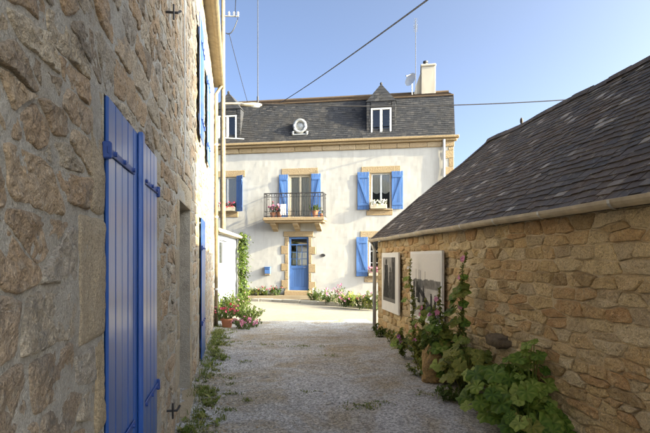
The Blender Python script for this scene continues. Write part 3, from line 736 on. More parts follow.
photo_panel(386, 403, 0.50, 1.71, print_a, (0.10, 0.16, 0.17, 0.08), 'white panel with dark old photograph of standing figures, nearer the barn corner')
photo_panel(415.5, 448, 0.57, 1.71, print_b, (0.03, 0.03, 0.06, 0.04), 'larger white panel with pale old harbour photograph behind the hollyhocks')

# ------------------------------------------------------------------ tall house next to the barn (out of frame; it shades the alley)
M['render'] = mortar_mat('grey_render', (0.50, 0.46, 0.39), (0.56, 0.52, 0.45), 40)
T = thing('tall_house', BARN(BL + 2.8, -3, 0), 'tall rendered house joined to the near end of the barn', 'house')
t0_, t1_, te, tdp = BL + 0.02, BL + 5.6, 9.0, 6.0
wins = [(t0_ + x, t0_ + x + 0.95, z, z + 1.4) for x in (0.9, 3.6) for z in (1.0, 4.6)]
mb = MB(); panel(mb, BARN, t0_, t1_, -0.4, te, wins, 0.3, 0.006, 0.25)
for u0 in (t0_, t1_): mb.poly([BARN(u0, 0, -0.4), BARN(u0, -tdp, -0.4), BARN(u0, -tdp, te), BARN(u0, -tdp / 2, te + 2.8), BARN(u0, 0, te)])
mb.poly([BARN(t0_, -tdp, -0.4), BARN(t1_, -tdp, -0.4), BARN(t1_, -tdp, te), BARN(t0_, -tdp, te)])
obj('wall', mb, M['render'], T)
for h in wins: window_unit(BARN, T, *h, 0.2)
mb = MB(); a_, b_ = t0_ - 0.1, t1_ + 0.1
for da, za, db, zb in ((0.2, te - 0.1, -tdp / 2, te + 2.85), (-tdp / 2, te + 2.85, -tdp - 0.2, te - 0.1)):
    mb.hexa([BARN(a_, da, za), BARN(b_, da, za), BARN(b_, db, zb), BARN(a_, db, zb), BARN(a_, da, za + 0.1), BARN(b_, da, za + 0.1), BARN(b_, db, zb + 0.1), BARN(a_, db, zb + 0.1)])
obj('roof', mb, M['slate'], T)

# ------------------------------------------------------------------ the white townhouse
def plaster_mat(name, col, stain):
    m = Mat(name); n1 = m.noise(0.8, 5, 0.6); n2 = m.noise(4.5, 5, 0.65, (1, 1, 0.10)); f = m.noise(35, 4, 0.65)
    c = m.mix(m.ramp(n1, [(0.4, 0.0), (0.75, 0.3)]), col, stain)
    c = m.mix(m.ramp(n2, [(0.52, 0.0), (0.78, 0.6)]), c, tuple(x * 0.85 for x in stain))
    b = m.bump(m.noise(2.2, 3), 0.18, 0.03); b = m.bump(f, 0.35, 0.005, b)
    return m.done(c, 0.9, b, 0.2)
M['plaster'] = plaster_mat('white_plaster', (0.40, 0.385, 0.355), (0.34, 0.322, 0.285))
M['shade_tinted_wall'] = plaster_mat('shade_tinted_whitewash', (0.27, 0.28, 0.29), (0.22, 0.23, 0.235))  # lean-to's white darkened and blued: shade put into the colour of a sunlit wall
M['house_blue'] = paint_mat('shutter_blue', (0.060, 0.145, 0.345), 0.5, 0.15, (0.3, 0.4, 0.6))
M['terracotta'] = plain_mat('terracotta', (0.42, 0.17, 0.09), 0.8, 0.2, 10)
M['wood_cream'] = plain_mat('painted_wood', (0.50, 0.43, 0.31), 0.6, 0.15, 8)
fs = FAC.s_at
TH = thing('townhouse', FAC(0.9, -3.5, -0.2), 'white rendered townhouse with blue shutters, stone balcony and slate mansard roof', 'house')
HS0, HS1, HB, HD = -5.2, fs(453.5), -0.35, 7.0
Fd = (fs(288.5), fs(308.5), 0.16, 2.54); Ff = (fs(288.8), fs(311), 3.37, 5.30); Fu = (fs(371), fs(390.8), 3.72, 5.28)
Fl = (fs(217.5), fs(236.5), 3.72, 5.28); Fr = (fs(369), fs(389), 0.82, 2.47)
HH = [Fd, Ff, Fu, Fl, Fr]
mb = MB(); panel(mb, FAC, HS0, HS1, HB, 6.75, HH, 0.14, 0.012, 0.22, 1.6)
mb.poly([FAC(HS0, -HD, HB), FAC(HS1, -HD, HB), FAC(HS1, -HD, 6.75), FAC(HS0, -HD, 6.75)])
for u0 in (HS0, HS1): mb.poly([FAC(u0, 0, HB), FAC(u0, -HD, HB), FAC(u0, -HD, 6.75), FAC(u0, -HD + 0.65, 8.65), FAC(u0, -3.5, 9.70), FAC(u0, -0.62, 8.62), FAC(u0, 0, 6.75)])
wt = obj('wall', mb, M['plaster'], TH, smooth=False)
def block(s0, s1, z0, z1, d=0.03, name='quoin', par=None, back=-0.2, ch=0.015):
    mb = MB(); mb.tone = rnd(0, 1); mb.box(FAC, s0, s1, back, d, z0, z1, ch, 0.003); return obj(name, mb, M['facade_granite'], par or wt)
# corner quoins, door surround, lintels, sills
z = HB; k = 0
while z < 6.3:
    h = rnd(0.28, 0.38); h = min(h, 6.31 - z); ww = (0.34, 0.22)[k % 2] + rnd(-0.03, 0.03); k += 1
    block(HS1 - ww, HS1 + 0.012, z + 0.006, z + h - 0.006, 0.028, back=-0.4); z += h
block(Fd[0] - 0.22, Fd[1] + 0.22, 2.55, 2.79, 0.035, 'lintel')
for sgn, e in ((-1, Fd[0]), (1, Fd[1])):
    z = -0.2; k = 0
    while z < 2.52:
        h = min((0.42, 0.36)[k % 2] + rnd(-0.03, 0.03), 2.54 - z); ww = (0.16, 0.34)[k % 2] + rnd(-0.02, 0.02); k += 1
        block(*((e, e + ww) if sgn > 0 else (e - ww, e)), z + 0.006, z + h - 0.006, 0.03); z += h
for (a, b, c, d), ex in ((Ff, 0.33), (Fu, 0.42), (Fl, 0.42), (Fr, 0.38)):
    block(a - ex, b + ex, d + 0.004, d + 0.30, 0.022, 'lintel')
    if c != Ff[2]: block(a - 0.2, b + 0.08, c - 0.27, c - 0.06, 0.03, 'apron_stone'); block(a - 0.08, b + 0.08, c - 0.058, c, 0.09, 'sill')
    for e, sg in ((a, -1), (b, 1)):
        block(*((e - 0.1, e) if sg < 0 else (e, e + 0.1)), c + 0.005, d, 0.008, 'jamb_stone', ch=0.006)
# windows and shutters
window_unit(FAC, TH, *Fu, 0.14, (2, 1), 0.5); window_unit(FAC, TH, *Fl, 0.14, (2, 1), 0.7); window_unit(FAC, TH, *Fr, 0.14, (2, 3), False)
wf = window_unit(FAC, TH, *Ff, 0.14, (2, 1), True, 'wood_cream', 0.09)
def shut(a, b, z0, z1, br, hs): return leaf_planks(FAC, TH, 'shutter', a, b, z0, z1, 0.02, 4, M['house_blue'], hs, (), M['iron'], zbrace=br)
shut(fs(357.5), fs(369.3), Fu[2] - 0.02, Fu[3] + 0.06, -1, 1); shut(fs(391.6), fs(403.2), Fu[2] - 0.02, Fu[3] + 0.06, 1, -1)
shut(fs(356.3), fs(367.8), Fr[2] - 0.02, Fr[3] + 0.04, -1, 1); shut(fs(389.6), fs(401.5), Fr[2] - 0.02, Fr[3] + 0.04, 1, -1)
shut(fs(279.2), fs(288.2), Ff[2] + 0.04, Ff[3] + 0.03, -1, 1); shut(fs(311.3), fs(321), Ff[2] + 0.04, Ff[3] + 0.03, 1, -1)
a_ = radians(32); Fq = Frame(FAC(Fl[1] + 0.02, 0.02, 0), FAC.u * cos(a_) + FAC.n * sin(a_))
leaf_planks(Fq, TH, 'shutter', 0.0, 0.44, Fl[2] - 0.02, Fl[3] + 0.05, 0.0, 4, M['house_blue'], -1, (), M['iron'], zbrace=1)
shut(Fl[0] - 0.46, Fl[0] - 0.02, Fl[2] - 0.02, Fl[3] + 0.05, -1, 1)
# front door: glazed above, boarded below, a fixed light over it
a, b, c, d = Fd
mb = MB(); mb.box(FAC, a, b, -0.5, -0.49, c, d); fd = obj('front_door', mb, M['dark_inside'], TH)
for q in ((a, a + 0.09, c, d), (b - 0.09, b, c, d), (a + 0.09, b - 0.09, d - 0.09, d), (a + 0.09, b - 0.09, c, c + 0.16), (a + 0.09, b - 0.09, 1.12, 1.26), (a + 0.09, b - 0.09, 2.17, 2.22)):
    mb = MB(); mb.box(FAC, q[0], q[1], -0.16, -0.10, q[2], q[3], 0.006); obj('door_rail', mb, M['house_blue'], fd)
for k in range(6):
    w_ = (b - a - 0.18) / 6; mb = MB(); mb.tone = rnd(0.2, 0.8); mb.box(FAC, a + 0.09 + w_ * k + 0.002, a + 0.09 + w_ * (k + 1) - 0.002, -0.155, -0.125, c + 0.16, 1.12, 0.006); obj('plank', mb, M['house_blue'], fd)
for sx in (a + 0.09 + (b - a - 0.18) * 0.36, a + 0.09 + (b - a - 0.18) * 0.68):
    mb = MB(); mb.box(FAC, sx - 0.012, sx + 0.012, -0.145, -0.115, 1.26, 2.17); obj('glazing_bar', mb, M['house_blue'], fd)
for z in (1.56, 1.86):
    mb = MB(); mb.box(FAC, a + 0.09, b - 0.09, -0.14, -0.12, z - 0.012, z + 0.012); obj('glazing_bar', mb, M['house_blue'], fd)
mb = MB(); mb.poly([FAC(a + 0.09, -0.135, 1.26), FAC(b - 0.09, -0.135, 1.26), FAC(b - 0.09, -0.135, d - 0.09), FAC(a + 0.09, -0.135, d - 0.09)]); obj('pane', mb, M['glass'], fd)
mb = MB(); pr = None
for k in range(30):
    t = k / 29; q = (mb.add(FAC(a + 0.12 + (b - a - 0.24) * t, -0.22 + 0.02 * sin(t * 50), 1.3)), mb.add(FAC(a + 0.12 + (b - a - 0.24) * t, -0.22 + 0.02 * sin(t * 50), 1.85)))
    if pr: mb.f.append([pr[0], q[0], q[1], pr[1]])
    pr = q
obj('curtain', mb, M['curtain'], fd, smooth=True)
mb = MB(); mb.tube([FAC(b - 0.13, -0.10, 1.18), FAC(b - 0.13, -0.04, 1.18), FAC(b - 0.24, -0.04, 1.18)], 0.012, 8); obj('handle', mb, M['zinc'], fd)
block(a - 0.12, b + 0.12, -0.05, 0.155, 0.34, 'door_step', TH, 0.0, 0.02); block(a - 0.35, b + 0.35, -0.3, -0.055, 0.75, 'door_step', TH, 0.0, 0.03)
# balcony
bs0, bs1 = fs(267.8), fs(327.2)
mb = MB(); mb.box(FAC, bs0, bs1, 0.0, 0.80, 3.22, 3.36, 0.02, 0.003); mb2 = MB()
bal = obj('balcony_slab', mb, M['facade_granite'], TH)
mb = MB(); mb.box(FAC, bs0 + 0.05, bs1 - 0.05, 0.0, 0.73, 3.14, 3.218, 0.015); obj('slab_moulding', mb, M['facade_granite'], bal)
for px in (276, 298, 319.5):
    s = fs(px); mb = MB(); prof = [(0.0, 3.14), (0.62, 3.14), (0.62, 3.06), (0.5, 3.0), (0.34, 2.97), (0.26, 2.88), (0.1, 2.84), (0.0, 2.78)]
    L_ = [mb.add(FAC(s - 0.11, x, zz)) for x, zz in prof]; R_ = [mb.add(FAC(s + 0.11, x, zz)) for x, zz in prof]
    mb.f += [L_, R_[::-1]] + [[L_[i], R_[i], R_[(i + 1) % 8], L_[(i + 1) % 8]] for i in range(8)]; mb.t = [rnd(0, 1)] * len(mb.v); obj('corbel', mb, M['facade_granite'], bal)
rz0, rz1, rd = 3.42, 4.40, 0.74
path = [(bs0 + 0.05, 0.0), (bs0 + 0.05, rd), (bs1 - 0.05, rd), (bs1 - 0.05, 0.0)]
rail = None
for z, r_ in ((rz1, 0.022), (rz0, 0.015), (rz1 - 0.16, 0.010), (rz0 + 0.2, 0.010)):
    mb = MB(); mb.tube([FAC(x, y, z) for x, y in path], r_, 8)
    o_ = obj('railing' if rail is None else 'rail', mb, M['black_iron'], TH if rail is None else rail)
    if rail is None: rail = o_
n = 23
for k in range(n + 1):
    s = bs0 + 0.05 + (bs1 - bs0 - 0.1) * k / n; mb = MB(); mb.tube([FAC(s, rd, 3.36), FAC(s, rd, rz1)], 0.016 if k in (0, n) else 0.009, 6); obj('baluster', mb, M['black_iron'], rail)
    if k < n and k % 2 == 0:
        mb = MB(); cs_ = s + (bs1 - bs0 - 0.1) / n / 2; mb.tube([FAC(cs_ + 0.045 * cos(t), rd, rz1 - 0.08 + 0.06 * sin(t)) for t in [2 * pi * i / 12 for i in range(13)]], 0.008, 5); obj('scroll', mb, M['black_iron'], rail)
for sx in (bs0 + 0.05, bs1 - 0.05):
    for k in range(1, 5):
        mb = MB(); y_ = rd * k / 5; mb.tube([FAC(sx, y_, 3.36), FAC(sx, y_, rz1)], 0.009, 6); obj('baluster', mb, M['black_iron'], rail)
# cornice: frieze of stone blocks, moulding, drip course
s = HS0; cor = None
mb = MB(); mb.box(FAC, HS0, HS1 + 0.14, -0.1, 0.17, 6.56, 6.66, 0.02); cor = obj('cornice', mb, M['facade_granite'], TH)
mb = MB(); mb.tone = 0.1; mb.box(FAC, HS0, HS1 + 0.22, -0.1, 0.26, 6.665, 6.77, 0.02); obj('drip_course', mb, M['facade_granite'], cor)
while s < HS1 - 0.05:
    e = min(s + rnd(0.5, 0.75), HS1 + 0.05); block(s + 0.006, e - 0.006, 6.33, 6.555, 0.06, 'frieze_block', cor); s = e
mb = MB(); sx = fs(443.8); mb.tube([FAC(sx, 0.2, 6.6), FAC(sx, 0.08, 6.3), FAC(sx, 0.08, -0.2)], 0.05, 10); obj('downpipe', mb, M['white_paint'], TH, smooth=True)
# mansard roof: steep slated slope, shallow top, hip on the far side of it
RB = (0.12, 6.775); RK = (-0.62, 8.70); RT = (-3.5, 9.74)
mb = MB(); e0, e1 = HS0, HS1 + 0.06
mb.poly([FAC(e0, *RB), FAC(e1, *RB), FAC(e1, *RK), FAC(e0, *RK)]); mb.poly([FAC(e0, *RK), FAC(e1, *RK), FAC(e1, *RT), FAC(e0, *RT)])
mb.poly([FAC(e0, *RT), FAC(e1, *RT), FAC(e1, -HD + 0.6, 8.7), FAC(e0, -HD + 0.6, 8.7)]); mb.poly([FAC(e0, -HD + 0.6, 8.7), FAC(e1, -HD + 0.6, 8.7), FAC(e1, -HD - 0.1, 6.77), FAC(e0, -HD - 0.1, 6.77)])
rt = obj('roof', mb, M['slate'], TH)
def slate_field(F, A, Bp, s0, s1, rows, wr, rg, mb):
    L = math.dist(A, Bp); nd, nu = (Bp[1] - A[1]) / L, -(Bp[0] - A[0]) / L
    for j in range(rows):
        s = s0 - rg.uniform(0, wr[0])
        while s < s1:
            e = s + rg.uniform(*wr); x0, x1 = max(s, s0) + 0.003, min(e, s1) - 0.003
            if x1 - x0 > 0.03:
                mb.tone = rg.random(); t0 = j / rows + rg.uniform(-0.08, 0.08) / rows; t1 = min(1, t0 + 1.6 / rows); P = []; lf = rg.uniform(0, 0.006)
                for up in (0, 0.008):
                    for (x, t, h) in ((x0, t0, 0.018 + lf), (x1, t0, 0.018 + lf), (x1, t1, 0.0), (x0, t1, 0.0)):
                        P.append(F(x, A[0] + (Bp[0] - A[0]) * t + nd * (h + up), A[1] + (Bp[1] - A[1]) * t + nu * (h + up)))
                mb.hexa(P)
            s = e
rg = random.Random(41); mb = MB(); slate_field(FAC, RB, RK, e0, e1, 21, (0.13, 0.20), rg, mb); obj('mansard_slates', mb, M['slate'], rt, kind='stuff')
M['rust_tile'] = slate_mat('top_roof', [(0.07, 0.05, 0.035), (0.10, 0.068, 0.043), (0.06, 0.045, 0.035)], (0.15, 0.12, 0.08), (0.09, 0.058, 0.03))
mb = MB(); slate_field(FAC, RK, RT, e0, e1, 12, (0.22, 0.3), rg, mb); obj('top_slates', mb, M['rust_tile'], rt, kind='stuff')
mb = MB(); mb.box(FAC, e0, e1, RK[0] - 0.05, RK[0] + 0.07, RK[1] - 0.03, RK[1] + 0.03, 0.01); obj('roof_break', mb, M['rust_tile'], rt)
mb = MB(); mb.tube([FAC(e0, RT[0], RT[1] + 0.02), FAC(e1, RT[0], RT[1] + 0.02)], 0.09, 8); obj('ridge', mb, M['rust_tile'], rt)
# dormers
def dormer(cs, wall_mat='slate'):
    hw, z0, z1, zp, d0 = 0.62, 6.78, 8.40, 9.18, 0.0
    wa, wb, wc, wd = cs - 0.44, cs + 0.44, 6.92, 8.10
    mb = MB(); panel(mb, FAC if False else Frame(FAC(0, d0, 0), FAC.u), cs - hw, cs + hw, z0, z1, [(wa, wb, wc, wd)], 0.3, 0.0, 0.12)
    for sx in (cs - hw, cs + hw): mb.poly([FAC(sx, d0, z0), FAC(sx, -2.2, z0), FAC(sx, -2.2, z1), FAC(sx, d0, z1)])
    dm = obj('dormer', mb, M['slate'], TH); F2 = Frame(FAC(0, d0, 0), FAC.u)
    rg = random.Random(int(cs * 10) + 50); mb = MB()
    for (x0, x1) in ((cs - hw, wa - 0.03), (wb + 0.03, cs + hw)): slate_field(F2, (0.002, z0), (0.002, z1), x0, x1, 13, (0.14, 0.2), rg, mb)
    slate_field(F2, (0.002, wd + 0.04), (0.002, z1), wa, wb, 3, (0.15, 0.2), rg, mb)
    obj('dormer_slates', mb, M['slate'], dm, kind='stuff')
    mb = MB(); ov, hx, ap = 0.035, hw + 0.035, -0.14          # hipped: the front of the little roof leans back to the apex
    E = {sg: FAC(cs + sg * hx, ov, z1 - 0.02) for sg in (-1, 1)}; G = {sg: FAC(cs + sg * hx, -2.6, z1 - 0.02) for sg in (-1, 1)}; A_ = FAC(cs, ap, zp); Z_ = FAC(cs, -2.6, zp)
    mb.poly([E[-1], E[1], A_]); mb.poly([E[1], G[1], Z_, A_]); mb.poly([G[-1], E[-1], A_, Z_]); mb.poly([E[1], E[-1], G[-1], G[1]])
    obj('dormer_roof', mb, M['slate'], dm)
    mb = MB(); nrw = 6
    for j in range(nrw):
        t0, t1 = j / nrw, min(1, (j + 1.5) / nrw); w0 = hx * (1 - t0); k_ = max(1, int(w0 * 2 / 0.17))
        for i in range(k_):
            u0, u1 = -1 + 2 * i / k_, -1 + 2 * (i + 1) / k_; mb.tone = rg.random(); P_ = []
            for up in (0.004, 0.014):
                for u_, tt, h_ in ((u0, t0, 0.014), (u1, t0, 0.014), (u1, t1, 0.0), (u0, t1, 0.0)):
                    P_.append(FAC(cs + u_ * hx * (1 - tt) * 0.99, ov + (ap - ov) * tt + (h_ + up) * 0.8, z1 - 0.02 + (zp - z1 + 0.02) * tt + (h_ + up) * 0.5))
            mb.hexa(P_)
    obj('hip_slates', mb, M['slate'], dm, kind='stuff')
    mb = MB(); mb.blob(A_ + Vector((0, 0, 0.02)), (0.06, 0.06, 0.07), 1, 8, 6, 0.0); obj('finial', mb, M['slate'], dm)
    fr = 0.07
    for q in ((wa, wa + fr, wc, wd), (wb - fr, wb, wc, wd), (wa + fr, wb - fr, wd - fr, wd), (wa + fr, wb - fr, wc, wc + fr), (cs - 0.05, cs + 0.05, wc + fr, wd - fr)):
        mb = MB(); mb.box(F2, q[0], q[1], -0.06, 0.035, q[2], q[3], 0.008); obj('window_frame', mb, M['white_paint'], dm)
    for x0, x1 in ((wa + fr, cs - 0.05), (cs + 0.05, wb - fr)):
        mb = MB(); mb.poly([F2(x0, -0.03, wc + fr), F2(x1, -0.03, wc + fr), F2(x1, -0.03, wd - fr), F2(x0, -0.03, wd - fr)]); obj('pane', mb, M['glass'], dm)
    mb = MB(); mb.box(F2, wa - 0.1, wb + 0.1, -0.62, -0.6, wc, wd); obj('dark_room', mb, M['dark_inside'], dm)
dormer(fs(381)); dormer(fs(227.5))
# round zinc roof light between the dormers
s, z = fs(300), 7.46; mb = MB(); dd = 0.03
mb.tube([FAC(s + 0.25 * cos(t), dd, z + 0.27 * sin(t)) for t in [2 * pi * i / 28 for i in range(29)]], 0.075, 8, False); rl = obj('round_roof_light', mb, M['zinc'], TH, smooth=True)
mb = MB(); mb.poly([FAC(s + 0.25 * cos(2 * pi * i / 24), dd - 0.02, z + 0.27 * sin(2 * pi * i / 24)) for i in range(24)]); obj('pane', mb, M['dark_inside'], rl)
mb = MB(); mb.tube([FAC(s, dd, z), FAC(s, -0.6, z)], 0.3, 18); obj('hood', mb, M['zinc'], rl, smooth=True)
for sg in (-1, 1):
    mb = MB(); mb.tube([FAC(s + sg * (0.30 - 0.07 * t * cos(t * 5)), dd, z - 0.22 - 0.12 * t) for t in [i / 8 for i in range(9)]], 0.06, 8); obj('scroll', mb, M['zinc'], rl, smooth=True)
mb = MB(); mb.box(FAC, s - 0.34, s + 0.34, -0.3, dd + 0.04, z - 0.40, z - 0.33, 0.01); obj('sill', mb, M['zinc'], rl)
# chimney
M['chimney'] = plaster_mat('chimney_render', (0.40, 0.365, 0.30), (0.32, 0.285, 0.22))
FCH = Frame(FAC(0, -3.4, 0), FAC.u); cs_ = FCH.s_at(428)
mb = MB(); mb.box(FCH, cs_ - 0.34, cs_ + 0.34, -0.45, 0.45, 9.3, 10.95, 0.02, 0.01); ch = obj('chimney', mb, M['chimney'], TH)
mb = MB(); mb.box(FCH, cs_ - 0.37, cs_ + 0.37, -0.5, 0.5, 10.88, 11.0, 0.03); obj('chimney_cap', mb, M['chimney'], ch)
mb = MB(); mb.hexa([FCH(cs_ - 0.75, 0.3, 9.4), FCH(cs_ - 0.33, 0.3, 9.4), FCH(cs_ - 0.33, -0.3, 9.4), FCH(cs_ - 0.75, -0.3, 9.4), FCH(cs_ - 0.56, 0.3, 10.1), FCH(cs_ - 0.33, 0.3, 10.75), FCH(cs_ - 0.33, -0.3, 10.75), FCH(cs_ - 0.56, -0.3, 10.1)]); obj('chimney_shoulder', mb, M['chimney'], ch)
mb = MB(); mb.lathe(FCH(cs_ - 0.12, 0, 11.0), [(0.12, 0), (0.10, 0.2), (0.13, 0.22), (0.12, 0.3)], 12); obj('chimney_pot', mb, M['black_iron'], ch)
# things fixed to the house
FR_ = Frame(FAC(0, -2.6, 0), FAC.u)
s = FR_.s_at(412); D = thing('satellite_dish', FR_(s, 0, 9.6), 'white satellite dish beside the chimney', 'satellite dish')
mb = MB(); c0 = FR_(s - 0.02, 0.2, 10.05); ax = (FAC.n * 0.75 - FAC.u * 0.6 + Vector((0, 0, 0.3))).normalized(); e1_ = ax.cross(Vector((0, 0, 1))).normalized(); e2_ = ax.cross(e1_); rings = []
for k in range(6):
    r_ = 0.31 * k / 5; rings.append([mb.add(c0 + (e1_ * cos(2 * pi * i / 20) + e2_ * sin(2 * pi * i / 20) * 1.1) * r_ + ax * (0.10 * (k / 5) ** 2)) for i in range(20)])
for r0, r1 in zip(rings, rings[1:]):
    for i in range(20): mb.f.append([r0[i], r0[(i + 1) % 20], r1[(i + 1) % 20], r1[i]])
obj('dish', mb, M['white_paint'], D, smooth=True)
mb = MB(); mb.tube([FR_(s, 0, 9.4), FR_(s, 0, 10.1), c0 - ax * 0.02], 0.025, 8); obj('mount', mb, M['zinc'], D)
mb = MB(); mb.tube([c0 - e2_ * 0.3 + ax * 0.08, c0 + ax * 0.4], 0.012, 6); mb.tube([c0 + ax * 0.36, c0 + ax * 0.44], 0.03, 8); obj('feed_arm', mb, M['zinc'], D)
s = FR_.s_at(415.6); A = thing('roof_antenna', FR_(s, 0, 9.5), 'tall thin aerial rising behind the satellite dish', 'antenna')
mb = MB(); mb.tube([FR_(s, 0, 9.4), FR_(s, 0, 12.95)], 0.015, 8); obj('mast', mb, M['black_iron'], A)
for z, L_ in ((12.85, 0.5), (12.6, 0.35)):
    mb = MB(); mb.tube([FR_(s, -L_, z), FR_(s, L_, z)], 0.012, 6); bm_ = obj('boom', mb, M['zinc'], A)
    for k in range(7):
        mb = MB(); q = -L_ + 2 * L_ * k / 6; mb.tube([FR_(s - 0.1, q, z), FR_(s + 0.1, q, z)], 0.006, 5); obj('element', mb, M['zinc'], bm_)
s = FR_.s_at(257.8); mb = MB(); mb.tube([FR_(s, 0, 9.3), FR_(s, 0, 9.75), FR_(s, 0, 9.76), FR_(s, 0, 15.2)], [0.05, 0.05, 0.024, 0.018], 8)
tag(obj('aerial_mast', mb, M['black_iron']), 'slender dark mast standing on the roof ridge beyond the street lamp', 'mast')
s, z = fs(268), FAC.z_at(268, 270.3); ML = thing('mailbox', FAC(s, 0, z - 0.15), 'small blue mailbox on the white wall beside the door', 'mailbox')
mb = MB(); mb.box(FAC, s - 0.13, s + 0.13, 0.012, 0.12, z - 0.15, z + 0.13, 0.012); obj('box', mb, M['house_blue'], ML)
mb = MB(); mb.box(FAC, s - 0.15, s + 0.15, 0.012, 0.15, z + 0.132, z + 0.16, 0.008); obj('lid', mb, M['house_blue'], ML)
mb = MB(); mb.box(FAC, s - 0.09, s + 0.09, 0.121, 0.126, z + 0.04, z + 0.065); obj('slot', mb, M['black_iron'], ML)
mb = MB(); mb.box(FAC, s - 0.12, s + 0.12, 0.0, 0.13, z - 0.21, z - 0.152, 0.01); obj('shelf', mb, M['old_wood'], ML)
s, z = fs(323), FAC.z_at(323, 255.3); mb = MB(); mb.tube([FAC(s + 0.10 * cos(t), 0.025, z + 0.06 * sin(t)) for t in [2 * pi * i / 16 for i in range(17)]], 0.012, 6, False); mb.poly([FAC(s + 0.10 * cos(2 * pi * i / 16), 0.025, z + 0.06 * sin(2 * pi * i / 16)) for i in range(16)])
tag(obj('house_plaque', mb, M['black_iron']), 'small dark oval plaque on the wall beside the front door', 'plaque')

# ------------------------------------------------------------------ lean-to, street lamp pole, cables, far house
LT = Frame((-3.06, 13.7), (-0.045, 1)); LL = 5.2
L = thing('lean_to', LT(2.5, -1, -0.2), 'low whitewashed lean-to with cream roof edge beside the stone house', 'shed')
wl = (LT.s_at(219.3), LT.s_at(226.8), 1.38, 2.14)
mb = MB(); panel(mb, LT, 0, LL, -0.4, 2.30, [wl], 0.15, 0.012, 0.16, 2)
for u0 in (0, LL): mb.poly([LT(u0, 0, -0.4), LT(u0, -2.6, -0.4), LT(u0, -2.6, 2.3), LT(u0, 0, 2.3)])
mb.poly([LT(0, -2.6, -0.4), LT(LL, -2.6, -0.4), LT(LL, -2.6, 2.3), LT(0, -2.6, 2.3)])
obj('wall', mb, M['shade_tinted_wall'], L); window_unit(LT, L, *wl, 0.12, (1, 1), False)
mb = MB(); mb.box(LT, -0.15, LL + 0.15, -2.7, 0.16, 2.30, 2.36, 0.01); mb.hexa([LT(-0.15, 0.16, 2.36), LT(LL + 0.15, 0.16, 2.36), LT(LL + 0.15, -2.7, 2.36), LT(-0.15, -2.7, 2.36), LT(-0.15, 0.14, 2.42), LT(LL + 0.15, 0.14, 2.42), LT(LL + 0.15, -2.7, 2.75), LT(-0.15, -2.7, 2.75)])
obj('roof', mb, M['cream'], L)
mb = MB(); mb.tube([LT(-0.1, 0.2, 2.36), LT(LL + 0.12, 0.2, 2.36)], 0.055, 10); obj('gutter', mb, M['wood_cream'], L, smooth=True)
def wpt(px, py, y): return Vector(((px - 325) / FOC * y, y, EYE + (HORIZON - py) / FOC * y))
PY = 20.2; P = thing('street_lamp', (*wpt(223, 258, PY).xy, -0.15), 'tall pale wooden pole carrying the street lamp arm and cables', 'street lamp')
M['pole'] = plain_mat('weathered_pole', (0.22, 0.165, 0.10), 0.85, 0.3, 6, 0.5)
pb = wpt(223, 258, PY); px_, py_ = pb.x, pb.y
mb = MB(); mb.tube([(px_, py_, -0.4), (px_, py_, 6), (px_, py_, 12.1)], [0.115, 0.10, 0.075], 12); obj('pole', mb, M['pole'], P, smooth=True)
zA = wpt(223, 103, PY).z; zB = wpt(223, 138, PY).z; zC = wpt(223, 16, PY).z
mb = MB(); mb.tube([(px_, py_, zA - 0.02), wpt(241, 103.5, PY), wpt(246, 104, PY)], 0.035, 8); arm = obj('lamp_arm', mb, M['wood_cream'], P)
h0 = wpt(241, 104.5, PY); h1 = wpt(262, 105, PY); mb = MB()
mb.tube([h0, h0.lerp(h1, 0.2), h0.lerp(h1, 0.6), h0.lerp(h1, 0.9), h1], [0.04, 0.065, 0.09, 0.07, 0.02], 12); obj('lamp_head', mb, M['wood_cream'], arm, smooth=True)
mb = MB(); mb.blob(h0.lerp(h1, 0.7) - Vector((0, 0, 0.07)), (0.17, 0.07, 0.05), 1, 12, 8, 0.0); obj('lamp_glass', mb, M['white_paint'], arm, smooth=True)
mb = MB(); mb.tube([(px_, py_, zB), wpt(244, 139, PY)], 0.022, 8); obj('lower_bracket', mb, M['white_paint'], P)
mb = MB(); mb.tube([(px_ - 0.1, py_, zC), wpt(239, 16.5, PY)], 0.03, 8); xa = obj('cross_arm', mb, M['zinc'], P)
for q in (229, 234, 238):
    mb = MB(); mb.lathe(wpt(q, 16, PY), [(0.02, 0), (0.05, 0.05), (0.03, 0.08), (0.05, 0.12), (0.02, 0.17)], 10); obj('insulator', mb, M['white_paint'], xa)
def cable(a, b, sag, r_, label, n=24):
    a, b = Vector(a), Vector(b); mb = MB(); mb.tube([a.lerp(b, k / n) - Vector((0, 0, sag * 4 * (k / n) * (1 - k / n))) for k in range(n + 1)], r_, 6)
    tag(obj('overhead_cable', mb, M['black_iron']), label, 'cable')
far_pole = Vector((13.2, 20.5, 0))
mb = MB(); mb.tube([far_pole + Vector((0, 0, -0.4)), far_pole + Vector((0, 0, 9.0))], [0.13, 0.09], 10); tag(obj('utility_pole', mb, M['pole'], smooth=True), 'wooden utility pole standing behind the barn roof', 'pole')
cable((px_, py_, zA + 0.03), far_pole + Vector((0, 0, 8.3)), 0.32, 0.022, 'black cable running level across the front of the slate roof')
cable(FAC(fs(277), -0.6, 8.75), (2.62, 3.05, 4.65), 0.1, 0.014, 'black cable slanting across the sky up from the middle of the townhouse roof')
cable(wpt(229, 33, PY), FAC(fs(244), -0.6, 8.75), 0.05, 0.012, 'thin cable dropping from the lamp pole to the slate roof')
cable(wpt(238, 18, PY), wpt(226, 33, PY) , 0.25, 0.02, 'short drooping cable hanging under the cross arm of the lamp pole', 12)
cable(wpt(235, 17, PY), (-0.9, 6.0, 9.4), 0.2, 0.014, 'dark cable rising out of the top of the picture from the lamp pole cross arm')

